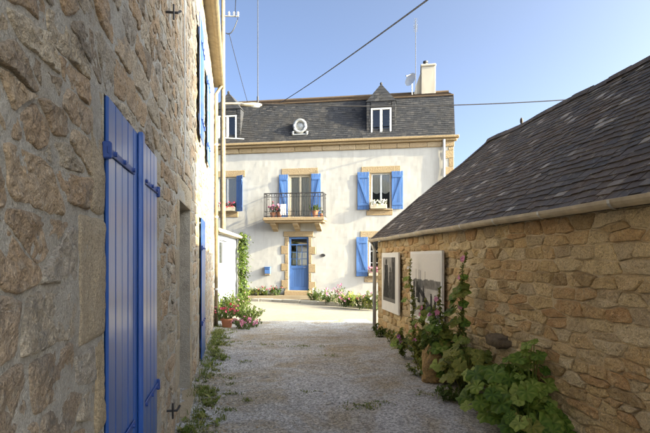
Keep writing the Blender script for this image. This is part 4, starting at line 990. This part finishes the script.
# ------------------------------------------------------------------ plants
M['leaf'] = leaf_mat('green_leaf', [(0.045, 0.08, 0.016), (0.075, 0.12, 0.022), (0.11, 0.155, 0.032), (0.16, 0.18, 0.04)])
M['leaf_yellow'] = leaf_mat('yellow_leaf', [(0.12, 0.15, 0.03), (0.19, 0.22, 0.045), (0.27, 0.26, 0.06), (0.15, 0.18, 0.035)])
M['leaf_dark'] = leaf_mat('dark_leaf', [(0.03, 0.06, 0.013), (0.05, 0.095, 0.018), (0.075, 0.13, 0.026)])
M['leaf_lime'] = leaf_mat('lime_leaf', [(0.22, 0.28, 0.05), (0.33, 0.38, 0.07), (0.28, 0.33, 0.06)])
M['mallow'] = leaf_mat('mallow_leaf', [(0.05, 0.10, 0.016), (0.11, 0.19, 0.028), (0.19, 0.27, 0.046), (0.34, 0.40, 0.10)], 0.35)
M['stem'] = plain_mat('stem', (0.12, 0.13, 0.05), 0.7)
M['grass'] = leaf_mat('grass_blade', [(0.09, 0.13, 0.025), (0.15, 0.20, 0.04), (0.24, 0.25, 0.07), (0.33, 0.29, 0.12)])
M['pink'] = leaf_mat('pink_petal', [(0.62, 0.16, 0.30), (0.70, 0.26, 0.40), (0.66, 0.35, 0.45)])
M['red'] = leaf_mat('red_petal', [(0.50, 0.04, 0.07), (0.60, 0.08, 0.14), (0.62, 0.16, 0.24)])
M['white_fl'] = leaf_mat('white_petal', [(0.7, 0.66, 0.6), (0.75, 0.72, 0.7)])
M['violet'] = leaf_mat('violet_petal', [(0.45, 0.12, 0.40), (0.55, 0.2, 0.48)])

def rdir(rg, up=0.0):
    v = Vector((rg.gauss(0, 1), rg.gauss(0, 1), rg.gauss(0, 1) + up)); return v.normalized() if v.length > 1e-3 else Vector((0, 0, 1))
def leaf(mb, p, d, size, rg, wid=0.45):
    d = d.normalized(); sd = d.cross(Vector((0, 0, 1))); sd = sd.normalized() if sd.length > 0.05 else Vector((1, 0, 0)); nn = sd.cross(d)
    mb.tone = min(1, max(0, rg.gauss(0.5, 0.25)))
    q = [p, p + d * size * 0.45 + sd * size * wid * 0.5 + nn * size * 0.06, p + d * size * 0.5, p + d * size * 0.45 - sd * size * wid * 0.5 + nn * size * 0.06, p + d * size - nn * size * 0.14]
    i = [mb.add(x) for x in q]; mb.f += [[i[0], i[2], i[1]], [i[0], i[3], i[2]], [i[1], i[2], i[4]], [i[2], i[3], i[4]]]
def lobed(mb, p, nrm, tipdir, r, rg, lobes=5):
    nrm = nrm.normalized(); t = (tipdir - nrm * tipdir.dot(nrm)).normalized(); b = nrm.cross(t); mb.tone = min(1, max(0, rg.gauss(0.5, 0.25))); n = 44
    c = mb.add(p - nrm * r * 0.10); pr = []; mid_ = []; ph = rg.uniform(0, 6)
    for k in range(n + 1):
        a = (k / n - 0.5) * 2 * pi * 0.93; rr = r * (0.88 + 0.085 * cos(a * lobes) + 0.03 * cos(a * 23 + ph)) * (1 - 0.10 * abs(a) / pi)
        wv = 0.11 * r * sin(a * lobes * 0.5 + ph) + rg.uniform(-0.02, 0.02) * r
        mid_.append(mb.add(p + (t * cos(a) + b * sin(a)) * rr * 0.55 + nrm * (0.02 * r + wv * 0.3 + 0.035 * r * cos(a * lobes))))
        mb.t[-1] = min(1, max(0, mb.tone + 0.28 * cos(a * lobes)))
        pr.append(mb.add(p + (t * cos(a) + b * sin(a)) * rr + nrm * (wv - 0.10 * r * abs(cos(a * 0.5)))))
    for k in range(n): mb.f += [[c, mid_[k], mid_[k + 1]], [mid_[k], pr[k], pr[k + 1], mid_[k + 1]]]
def flower(mb, p, d, r, rg, petals=5):
    d = d.normalized(); a = d.orthogonal().normalized(); b = d.cross(a); mb.tone = rg.random(); o = rg.uniform(0, 6)
    for k in range(petals):
        t0, t1 = o + 2 * pi * k / petals, o + 2 * pi * (k + 0.92) / petals; tm = (t0 + t1) / 2
        i = [mb.add(p), mb.add(p + (a * cos(t0) + b * sin(t0)) * r * 0.7 + d * r * 0.25), mb.add(p + (a * cos(tm) + b * sin(tm)) * r + d * r * 0.35), mb.add(p + (a * cos(t1) + b * sin(t1)) * r * 0.7 + d * r * 0.25)]
        mb.f.append(i)
def bush(name, base, rx, h, label, cat, seed, nl=260, ls=0.07, lm='leaf', fm=None, nf=0, fr=0.035, group=None, wid=0.5, spiky=0.0, pot=None, yy=None):
    rg = random.Random(seed); base = Vector(base); e = thing(name, base, label, cat, group); zb = 0.0
    if pot:
        mb = MB(); r_, hh = pot; mb.lathe(base, [(r_ * 0.7, 0), (r_ * 0.95, hh * 0.82), (r_ * 1.08, hh * 0.84), (r_ * 1.08, hh), (r_ * 0.92, hh), (r_ * 0.9, hh * 0.9)], 20); obj('pot', mb, M['terracotta'], e, smooth=False); zb = hh * 0.9
    st = MB(); fo = MB(); fl = MB(); ry = yy or rx; ns = max(5, nl // 22); tips = []
    for k in range(ns):
        a = rg.uniform(0, 2 * pi); q = sqrt(rg.random()); top = base + Vector((rx * q * cos(a), ry * q * sin(a), zb + h * rg.uniform(0.5, 1.0) * (1 - 0.35 * q * (1 - spiky))))
        foot = base + Vector((rx * 0.25 * q * cos(a), ry * 0.25 * q * sin(a), zb - 0.02 if pot else -0.04)); mid_ = foot.lerp(top, 0.5) + Vector((rg.uniform(-.05, .05), rg.uniform(-.05, .05), 0.04))
        st.tube([foot, mid_, top], [0.007, 0.005, 0.003], 4, False); tips.append(top)
        for _ in range(nl // ns):
            t = rg.random() ** 0.7; p = foot.lerp(mid_, t * 2) if t < 0.5 else mid_.lerp(top, t * 2 - 1)
            leaf(fo, p + rdir(rg) * 0.02, rdir(rg, 0.35) + Vector((cos(a), sin(a), 0)) * 0.3, ls * rg.uniform(0.6, 1.3), rg, wid)
    obj('stems', st, M['stem'], e, kind='stuff'); obj('foliage', fo, M[lm], e, kind='stuff')
    if nf:
        for k in range(nf):
            p = rg.choice(tips) + rdir(rg, 0.5) * rg.uniform(0.0, 0.07); flower(fl, p, rdir(rg, 0.8) + Vector((0, -0.7, 0)), fr * rg.uniform(0.7, 1.2), rg)
        obj('flowers', fl, M[fm], e, kind='stuff')
    return e
# flower bed in front of the townhouse: (px, py of foot, radius, height, leaf, flower, count, label)
BED = [(250, 296.5, .30, .42, 'leaf', None, 0, 'low green clump at the lean-to end of the flower bed'),
       (259, 297, .28, .38, 'leaf_yellow', 'white_fl', 10, 'small yellowish plant with white flowers in the bed below the mailbox'),
       (268, 297, .34, .52, 'leaf', 'red', 22, 'leafy plant with red flowers in the bed just right of the mailbox'),
       (276, 298, .24, .55, 'leaf_dark', 'red', 12, 'upright dark plant with red flower heads beside the door steps'),
       (313, 303, .26, .42, 'leaf_dark', None, 0, 'low dark green plant against the right side of the door steps'),
       (320, 303.5, .36, .62, 'leaf', 'white_fl', 8, 'rounded green bush just right of the door steps'),
       (330, 305, .28, .38, 'leaf_dark', 'white_fl', 9, 'low dark clump with pale flowers between the bush and the pink flowers'),
       (339, 306, .36, .72, 'leaf', 'pink', 45, 'taller plant covered in pink flowers in the middle of the bed'),
       (345, 308, .26, .34, 'leaf_dark', 'pink', 10, 'low plant with a few pink flowers at the kerb, left of the lime plant'),
       (351.5, 308, .34, .58, 'leaf_lime', None, 0, 'bright lime yellow plant in the flower bed'),
       (360, 309, .32, .46, 'leaf_dark', 'red', 8, 'dark green plant with few red flowers right of the lime plant'),
       (368, 310, .34, .56, 'leaf_yellow', 'pink', 14, 'straw coloured plant with pink flowers near the barn corner'),
       (376, 310.5, .34, .62, 'leaf_dark', 'white_fl', 10, 'dark plant with pale flowers half hidden by the barn downpipe')]
for k, (px, py, r_, h, lm, fm, nf, lab) in enumerate(BED):
    p = on_ground(px, py - 1.0); p.z = -0.08
    wall_y = 22.5 + (-1.20 - p.x) * 0.165 / 0.986          # keep the plants between kerb and facade
    if p.y > wall_y - 0.4: p *= (wall_y - 0.4) / p.y; p.z = -0.08
    bush('bed_plant', p, r_ * 1.35, h, lab, 'plant', 100 + k, 420, 0.085, lm, fm, nf, 0.04, 'plants in the flower bed', spiky=0.4)
# plants by the lean-to and the stone house corner
q = on_ground(227, 328); bush('potted_geranium', q, 0.32, 0.42, 'terracotta pot of red geraniums at the corner of the stone house', 'potted plant', 201, 420, 0.06, 'leaf', 'red', 46, 0.035, pot=(0.15, 0.24), wid=0.7)
q = on_ground(243, 329); bush('pink_flower_plant', q, 0.34, 0.32, 'spreading plant with pink flowers beside the red geranium pot', 'plant', 202, 380, 0.065, 'leaf', 'pink', 60, 0.035)
q = on_ground(217, 322); bush('tall_shrub', q + Vector((0.05, 0, 0)), 0.42, 0.85, 'bushy yellow green shrub behind the geranium pot by the downpipe', 'shrub', 203, 1500, 0.08, 'leaf', None, 0, spiky=0.5)
q = on_ground(233, 314); bush('tall_shrub', q + Vector((0.1, 0, 0)), 0.55, 0.85, 'leafy shrub against the foot of the lean-to wall', 'shrub', 204, 1700, 0.08, 'leaf', 'pink', 16, 0.04, spiky=0.3)
q = on_ground(248, 321); bush('green_clump', q, 0.48, 0.55, 'low green clump spilling onto the alley beside the lean-to', 'plant', 205, 1200, 0.075, 'leaf', None, 0)
q = on_ground(254, 327); bush('green_clump', q, 0.26, 0.26, 'smallest green clump at the outer edge of the lean-to planting', 'plant', 206, 300, 0.06, 'leaf', None, 0)
# climbing vine on the far end of the lean-to
e = thing('climbing_vine', LT(4.95, 0.15, -0.15), 'climbing vine growing up the far end of the lean-to wall', 'vine'); rg = random.Random(77); fo = MB(); st = MB()
for k in range(4): st.tube([LT(4.95 + 0.12 * sin(k * 2 + t), 0.1 + 0.05 * cos(t * 2 + k), -0.15 + 0.3 * t) for t in range(9)], 0.012, 5)
for k in range(2200):
    z = rg.uniform(-0.1, 2.5); wv = 0.17 + 0.10 * sin(z * 5) + 0.06 * sin(z * 11)
    leaf(fo, LT(4.95 + rg.gauss(0, wv), 0.12 + abs(rg.gauss(0, 0.14)), z), rdir(rg, -0.3) + LT.n * 0.6, rg.uniform(0.06, 0.13), rg, 0.7)
obj('stems', st, M['stem'], e, kind='stuff'); obj('foliage', fo, M['leaf'], e, kind='stuff')
# balcony and window things
def on_slab(px): return fs(px)
p = FAC(fs(276), 0.48, 3.36); bush('balcony_plant', p, 0.24, 0.55, 'flowering plant in a pot at the left end of the balcony', 'potted plant', 301, 300, 0.08, 'leaf', 'pink', 70, 0.05, pot=(0.14, 0.24))
p = FAC(fs(281.5), 0.45, 3.36); bush('balcony_plant', p, 0.15, 0.25, 'small dark potted plant between the flowering pot and the white cloth on the balcony', 'potted plant', 302, 160, 0.07, 'leaf_dark', 'red', 30, 0.04, pot=(0.13, 0.28))
p = FAC(fs(317), 0.45, 3.36); bush('balcony_plant', p, 0.24, 0.30, 'green plant in a terracotta pot at the right end of the balcony', 'potted plant', 303, 320, 0.10, 'leaf', None, 0, pot=(0.15, 0.30))
p = FAC(fs(323.5), 0.5, 3.36); bush('balcony_plant', p, 0.14, 0.24, 'little trailing plant with white flowers in the balcony corner', 'potted plant', 304, 110, 0.05, 'leaf', 'white_fl', 16, 0.035, pot=(0.09, 0.15))
mb = MB(); ids = {}; s0, s1 = fs(284.5), fs(290)
for i in range(13):
    for j in range(15):
        s = s0 + (s1 - s0) * i / 12; t = j / 14; z = 3.92 - 0.46 * t
        ids[i, j] = mb.add(FAC(s + 0.01 * sin(j), rd + 0.03 + 0.02 * sin(i * 1.3) * t, z))
for i in range(12):
    for j in range(14): mb.f.append([ids[i, j], ids[i, j + 1], ids[i + 1, j + 1], ids[i + 1, j]])
cl = obj('hanging_cloth', mb, M['curtain'], smooth=True); tag(cl, 'white cloth hung over the balcony railing', 'cloth')
so = cl.modifiers.new('thickness', 'SOLIDIFY'); so.thickness = 0.006
def flower_box(s0, s1, z, label, seed, fm, drop=0.0):
    e = thing('flower_box', FAC((s0 + s1) / 2, 0.15, z), label, 'flower box', 'flower boxes on the sills'); rg = random.Random(seed)
    mb = MB(); mb.box(FAC, s0, s1, 0.05, 0.24, z, z + 0.18, 0.01); obj('box', mb, M['wood_cream'], e); fo = MB(); fl = MB()
    for k in range(170): leaf(fo, FAC(rg.uniform(s0, s1), 0.15 + rg.gauss(0, 0.08), z + 0.18 + rg.uniform(-0.06, 0.16)), rdir(rg, 0.4), rg.uniform(0.04, 0.08), rg, 0.7)
    for k in range(70): flower(fl, FAC(rg.uniform(s0, s1), 0.17 + rg.gauss(0, 0.07), z + 0.22 + rg.uniform(-0.1, 0.18)), FAC.n + rdir(rg) * 0.6, rg.uniform(0.03, 0.05), rg)
    obj('foliage', fo, M['leaf'], e, kind='stuff'); obj('flowers', fl, M[fm], e, kind='stuff')
flower_box(fs(370.5), fs(387), 3.73, 'pale box of white flowers on the upper window sill nearest the barn', 401, 'white_fl')
flower_box(fs(369), fs(384), 0.83, 'box of pink flowers on the ground floor window sill', 402, 'pink'); flower_box(Fl[0] + 0.1, Fl[1] - 0.02, 3.73, 'box of red flowers on the upper window sill behind the lamp pole', 403, 'red')

# hollyhocks along the barn wall
def hollyhock(base, h, lean, label, seed, fm='pink', nlow=14, lr=0.11, blooms=4):
    rg = random.Random(seed); base = Vector(base); e = thing('hollyhock', base, label, 'flower', 'hollyhocks against the barn wall'); pts = []
    for k in range(9): t = k / 8; pts.append(base + Vector((lean[0] * t * t + 0.02 * sin(k * 1.7), lean[1] * t + 0.02 * cos(k), h * t - 0.03)))
    mb = MB(); mb.tube(pts, [0.012 - 0.008 * k / 8 for k in range(9)], 6); obj('stalk', mb, M['stem'], e, smooth=True)
    for k in range(nlow):
        a = rg.uniform(0, 2 * pi); t = rg.random() ** 1.25 * 0.72; o_ = base.lerp(pts[-1], t); L_ = rg.uniform(0.08, 0.24) * (1 - t * 0.7); p = o_ + Vector((cos(a) * L_ - 0.04, sin(a) * L_, rg.uniform(-0.02, 0.1) + 0.08)); mb = MB(); r_ = lr * rg.uniform(0.6, 1.15) * (1 - 0.5 * t)
        lobed(mb, p, Vector((cos(a) * 0.5 - 0.3, sin(a) * 0.5 - 0.35, 1.0)), Vector((cos(a), sin(a), -0.3)), r_, rg)
        mb.tube([o_, o_.lerp(p, 0.6) + Vector((0, 0, 0.03)), p], [0.005, 0.004, 0.003], 4, False); obj('leaf', mb, M['mallow' if rg.random() < 0.6 else 'leaf_yellow'], e, smooth=True)
    fo = MB(); fl = MB()
    for k in range(260):
        t = rg.uniform(0.2, 1.0); i = min(7, int(t * 8)); p = pts[i].lerp(pts[i + 1], t * 8 - i); leaf(fo, p + rdir(rg) * 0.015, rdir(rg, 0.3), rg.uniform(0.03, 0.085) * (1.3 - 0.65 * t), rg, 0.8)
    obj('buds', fo, M['leaf_yellow'], e, kind='stuff')
    for k in range(blooms):
        t = rg.uniform(0.55, 0.98); i = min(7, int(t * 8)); p = pts[i].lerp(pts[i + 1], t * 8 - i); mb = MB(); flower(mb, p + Vector((-0.03, -0.02, 0)), Vector((-1, -0.9, 0.3)) + rdir(rg) * 0.4, rg.uniform(0.035, 0.05), rg, 5); obj('bloom', mb, M[fm], e)
    return e
def wall_foot(y, off): return Vector((barn_x(y) - off, y, ground_z(y)))
hollyhock(wall_foot(6.25, 0.28), 1.72, (0.10, 0.1), 'tallest hollyhock stalk with pink bloom at its tip, behind the boulder', 501, 'pink', 40, 0.12, 4)
hollyhock(wall_foot(6.45, 0.40), 1.25, (-0.1, -0.1), 'shorter leafy hollyhock just in front of the tallest one', 502, 'pink', 36, 0.12, 2)
hollyhock(wall_foot(8.2, 0.24), 1.62, (-0.03, 0.25), 'thin bare hollyhock stalk between the two photo panels', 503, 'white_fl', 12, 0.09, 2)
hollyhock(wall_foot(7.6, 0.30), 1.0, (0.05, 0.1), 'hollyhock growing in front of the larger photo panel', 504, 'pink', 20, 0.11, 2)
hollyhock(wall_foot(8.0, 0.48), 0.52, (-0.05, -0.05), 'short hollyhock with a bright pink bloom below the larger photo panel', 505, 'violet', 12, 0.085, 3)
hollyhock(wall_foot(7.0, 0.30), 0.95, (-0.05, 0.0), 'bushy hollyhock at the lower corner of the larger photo panel', 506, 'violet', 24, 0.12, 1)
# big round mallow leaves near the viewer
def mallow(base, n, spread, h, label, seed, lr, mat='mallow'):
    rg = random.Random(seed); base = Vector(base); e = thing('mallow_plant', base, label, 'plant')
    for k in range(n):
        a = rg.uniform(0, 2 * pi); q = sqrt(rg.random()); hh = h * (0.25 + 0.75 * rg.random()) * (1 - 0.45 * q)
        p = base + Vector((spread * q * cos(a), spread * 1.25 * q * sin(a), 0.05 + hh)); lim = barn_x(p.y) - 0.07
        if p.x > lim: p.x = lim - rg.uniform(0, 0.12)
        mb = MB(); lobed(mb, p, Vector((cos(a) * 0.45 * q - 0.28, sin(a) * 0.45 * q - 0.45, 1)) + rdir(rg) * 0.35, Vector((cos(a) - 0.2, sin(a), -0.25)), lr * rg.uniform(0.5, 1.35), rg, 7)
        mb.tube([base + Vector((0.04 * cos(a), 0.04 * sin(a), -0.03)), base.lerp(p, 0.5) + Vector((0, 0, 0.1)), p - Vector((0, 0, 0.012))], [0.008, 0.006, 0.004], 5, False)
        obj('leaf', mb, M['leaf_yellow' if rg.random() < 0.08 else mat], e, smooth=True)
mallow(wall_foot(4.95, 0.34), 100, 0.40, 0.66, 'large mallow clump of round lobed leaves at the foot of the barn wall', 601, 0.098)
mallow(wall_foot(4.5, 0.38), 50, 0.32, 0.40, 'nearest mallow clump spreading low at the bottom edge of the picture', 602, 0.095)
mallow(wall_foot(4.85, 0.15), 34, 0.22, 0.80, 'dark mallow leaves leaning on the barn wall above the large clump', 603, 0.085, 'mallow')
mallow(wall_foot(5.85, 0.35), 60, 0.30, 0.80, 'yellowing mallow growing between the boulder and the large clump', 604, 0.075, 'leaf_yellow')
q = on_ground(380, 336); bush('wall_weed', wall_foot(10.6, 0.2), 0.22, 0.34, 'low weed at the foot of the barn wall near its downpipe', 'weed', 701, 260, 0.08, 'leaf', None, 0)
bush('wall_weed', wall_foot(9.7, 0.2), 0.25, 0.28, 'low weed below the darker photo panel', 'weed', 702, 280, 0.08, 'leaf_yellow', None, 0)
bush('wall_weed', wall_foot(9.0, 0.2), 0.22, 0.22, 'small weed at the wall between the two photo panels', 'weed', 703, 220, 0.075, 'leaf', None, 0)
bush('wall_weed', wall_foot(6.9, 0.55), 0.26, 0.30, 'leafy weed at the foot of the hollyhocks, just beyond the boulder', 'weed', 704, 320, 0.08, 'leaf_yellow', None, 0)
bush('wall_weed', wall_foot(5.7, 0.62), 0.20, 0.22, 'small weed in front of the boulder on the gravel edge', 'weed', 705, 240, 0.06, 'leaf', None, 0)
bush('wall_shrub', wall_foot(6.6, 0.34), 0.30, 0.85, 'dense leafy growth around the stalks of the tallest hollyhock', 'shrub', 706, 900, 0.085, 'leaf', None, 0, wid=0.7, spiky=0.5)
bush('wall_shrub', wall_foot(7.4, 0.34), 0.32, 0.62, 'dense leafy growth below the larger photo panel', 'shrub', 707, 900, 0.08, 'leaf_yellow', 'pink', 6, 0.035, wid=0.7, spiky=0.5)
# boulder
M['boulder'] = stone_mat('boulder', [(0.30, 0.19, 0.08), (0.36, 0.24, 0.11), (0.25, 0.17, 0.09)], lichen=(0.45, 0.33, 0.13), patch=0.6)
q = on_ground(439, 384); mb = MB(); mb.blob(q + Vector((0.0, 0.12, 0.21)), (0.18, 0.16, 0.26), 9, 44, 30, 0.18, 0.66)
mb.v = [tuple(Vector(v) + (Vector(v) - q - Vector((0, 0.12, 0.21))).normalized() * (0.03 * nz(*v, 6) + 0.025 * nz(*v, 15) + 0.012 * nz(*v, 40))) for v in mb.v]
tag(obj('boulder', mb, M['boulder'], smooth=False), 'upright brown boulder at the foot of the hollyhocks', 'boulder')

# ------------------------------------------------------------------ weeds, grass and loose gravel in the alley
rg = random.Random(88); gr = MB()
def tuft(c, n, h, sp):
    for _ in range(n):
        a = rg.uniform(0, 2 * pi); p = c + Vector((rg.gauss(0, sp), rg.gauss(0, sp), 0)); d = Vector((cos(a) * rg.uniform(0.15, 0.7), sin(a) * rg.uniform(0.15, 0.7), 1)); hh = h * rg.uniform(0.4, 1.2); sd = Vector((-sin(a), cos(a), 0)) * rg.uniform(0.002, 0.005)
        gr.tone = rg.random(); b0, b1 = gr.add(p - sd), gr.add(p + sd); m0 = p + d * hh * 0.55; c0, c1 = gr.add(m0 - sd * 0.8), gr.add(m0 + sd * 0.8); t = gr.add(p + d * hh + Vector((cos(a), sin(a), -0.4)) * hh * 0.3)
        gr.f += [[b0, b1, c1, c0], [c0, c1, t]]
def rosette(c, n, s):
    for _ in range(n): leaf(gr, c + Vector((rg.gauss(0, s * 0.4), rg.gauss(0, s * 0.4), 0.005)), Vector((rg.gauss(0, 1), rg.gauss(0, 1), 0.5)), s * rg.uniform(0.5, 1.2), rg, 0.5)
for k in range(46):                              # loose clusters of weeds along the foot of the stone house
    y0 = 3.4 + 9.3 * rg.random() ** 1.15; o0 = abs(rg.gauss(0, 0.16)); sp = rg.uniform(0.05, 0.16); green = rg.random()
    for _ in range(rg.randint(4, 15)):
        y = y0 + rg.gauss(0, sp * 1.6); off = 0.04 + abs(o0 + rg.gauss(0, sp * 0.6)); x = left_x(y) + off
        if y < 3.2 or y > 12.6: continue
        c = Vector((x, y, ground_z(y) + 0.03 * max(0, 1 - off / 0.6)))
        if rg.random() < 0.35 + 0.3 * green: tuft(c, rg.randint(6, 16), rg.uniform(0.04, 0.13) * (1.2 if off < 0.2 else 0.6), 0.03)
        else: rosette(c, rg.randint(5, 11), rg.uniform(0.04, 0.09))
for px, py, n, sp in ((362, 407, 20, .10), (378, 404, 8, .06), (301, 347, 26, .22), (330, 356, 8, .12), (232, 395, 16, .07), (245, 401, 8, .05), (222, 379, 10, .06), (246, 362, 10, .07), (217, 357, 10, .07), (240, 343, 12, .12), (232, 385, 6, .05), (308, 392, 5, .05), (219, 410, 16, .10), (262, 345, 8, .12), (405, 350, 12, .15), (430, 395, 8, .08)):
    c = on_ground(px, py)
    for _ in range(n):
        q = c + Vector((rg.gauss(0, sp), rg.gauss(0, sp * 0.6), 0.004))
        if rg.random() < 0.6: tuft(q, 9, 0.035, 0.03)
        else: rosette(q, 6, 0.04)
obj('alley_grass', gr, M['grass'], origin=(0, 7, 0), kind='stuff')['label'] = 'short grass and weeds along the stone house and in patches on the alley'
M['dry_leaf'] = leaf_mat('dry_leaf', [(0.16, 0.09, 0.035), (0.24, 0.15, 0.06), (0.32, 0.23, 0.10)], 0.1)
mb = MB()
for k in range(420):
    y = 3.8 + 9 * rg.random() ** 1.3; sd_ = rg.random(); x = left_x(y) + 0.12 + abs(rg.gauss(0, 0.3)) if sd_ < 0.4 else (barn_x(y) - 0.15 - abs(rg.gauss(0, 0.35)) if sd_ < 0.85 else rg.uniform(left_x(y) + 0.3, barn_x(y) - 0.3))
    leaf(mb, Vector((x, y, ground_z(y) + 0.03)), Vector((rg.gauss(0, 1), rg.gauss(0, 1), rg.uniform(-0.1, 0.25))), rg.uniform(0.02, 0.045), rg, 0.6)
obj('fallen_leaves', mb, M['dry_leaf'], origin=(0, 7, 0), kind='stuff')['label'] = 'dry brown leaves blown along the edges of the alley'
M['pebble'] = stone_mat('gravel_stone', [(0.30, 0.28, 0.25), (0.42, 0.40, 0.37), (0.52, 0.49, 0.45), (0.36, 0.31, 0.24)], patch=0.1)
mb = MB()
for k in range(13000):
    y = 3.6 + 10 * rg.random() ** 1.5; lx, bx = left_x(y), barn_x(y); u = rg.random()
    x = lx + 0.1 + abs(rg.gauss(0, 0.75)) if u < 0.62 else (bx - 0.1 - abs(rg.gauss(0, 0.4)) if u < 0.8 else rg.uniform(lx + 0.1, bx - 0.1))
    if not lx + 0.05 < x < bx - 0.05: continue
    s = 0.004 + 0.009 * rg.random() ** 2 if rg.random() > 0.006 else rg.uniform(0.016, 0.032); mb.tone = rg.random()
    z = ground_z(y) + 0.018 * nz(x, y, 0, 0.9) + 0.008 * nz(x, y, 3, 3.1) + 0.005 * nz(x, y, 7, 9) + 0.035 * max(0, 1 - (x - lx) / 0.6) + 0.03 * max(0, 1 - (bx - x) / 0.6)
    an = rg.uniform(0, pi); i = [mb.add((x + s * rg.uniform(.7, 1.3) * cos(an + pi / 2 * q), y + s * rg.uniform(.7, 1.3) * sin(an + pi / 2 * q), z + s * rg.uniform(-.1, .3))) for q in range(4)]
    a_ = mb.add((x + rg.uniform(-.3, .3) * s, y + rg.uniform(-.3, .3) * s, z + s * rg.uniform(.6, .95))); b_ = mb.add((x, y, z - s * 0.5))
    for q in range(4): mb.f += [[i[q], i[(q + 1) % 4], a_], [i[(q + 1) % 4], i[q], b_]]
obj('loose_gravel', mb, M['pebble'], origin=(0, 7, 0), kind='stuff')['label'] = 'loose grey gravel scattered over the alley'

for o in bpy.data.objects:
    if '_o' in o: del o['_o']
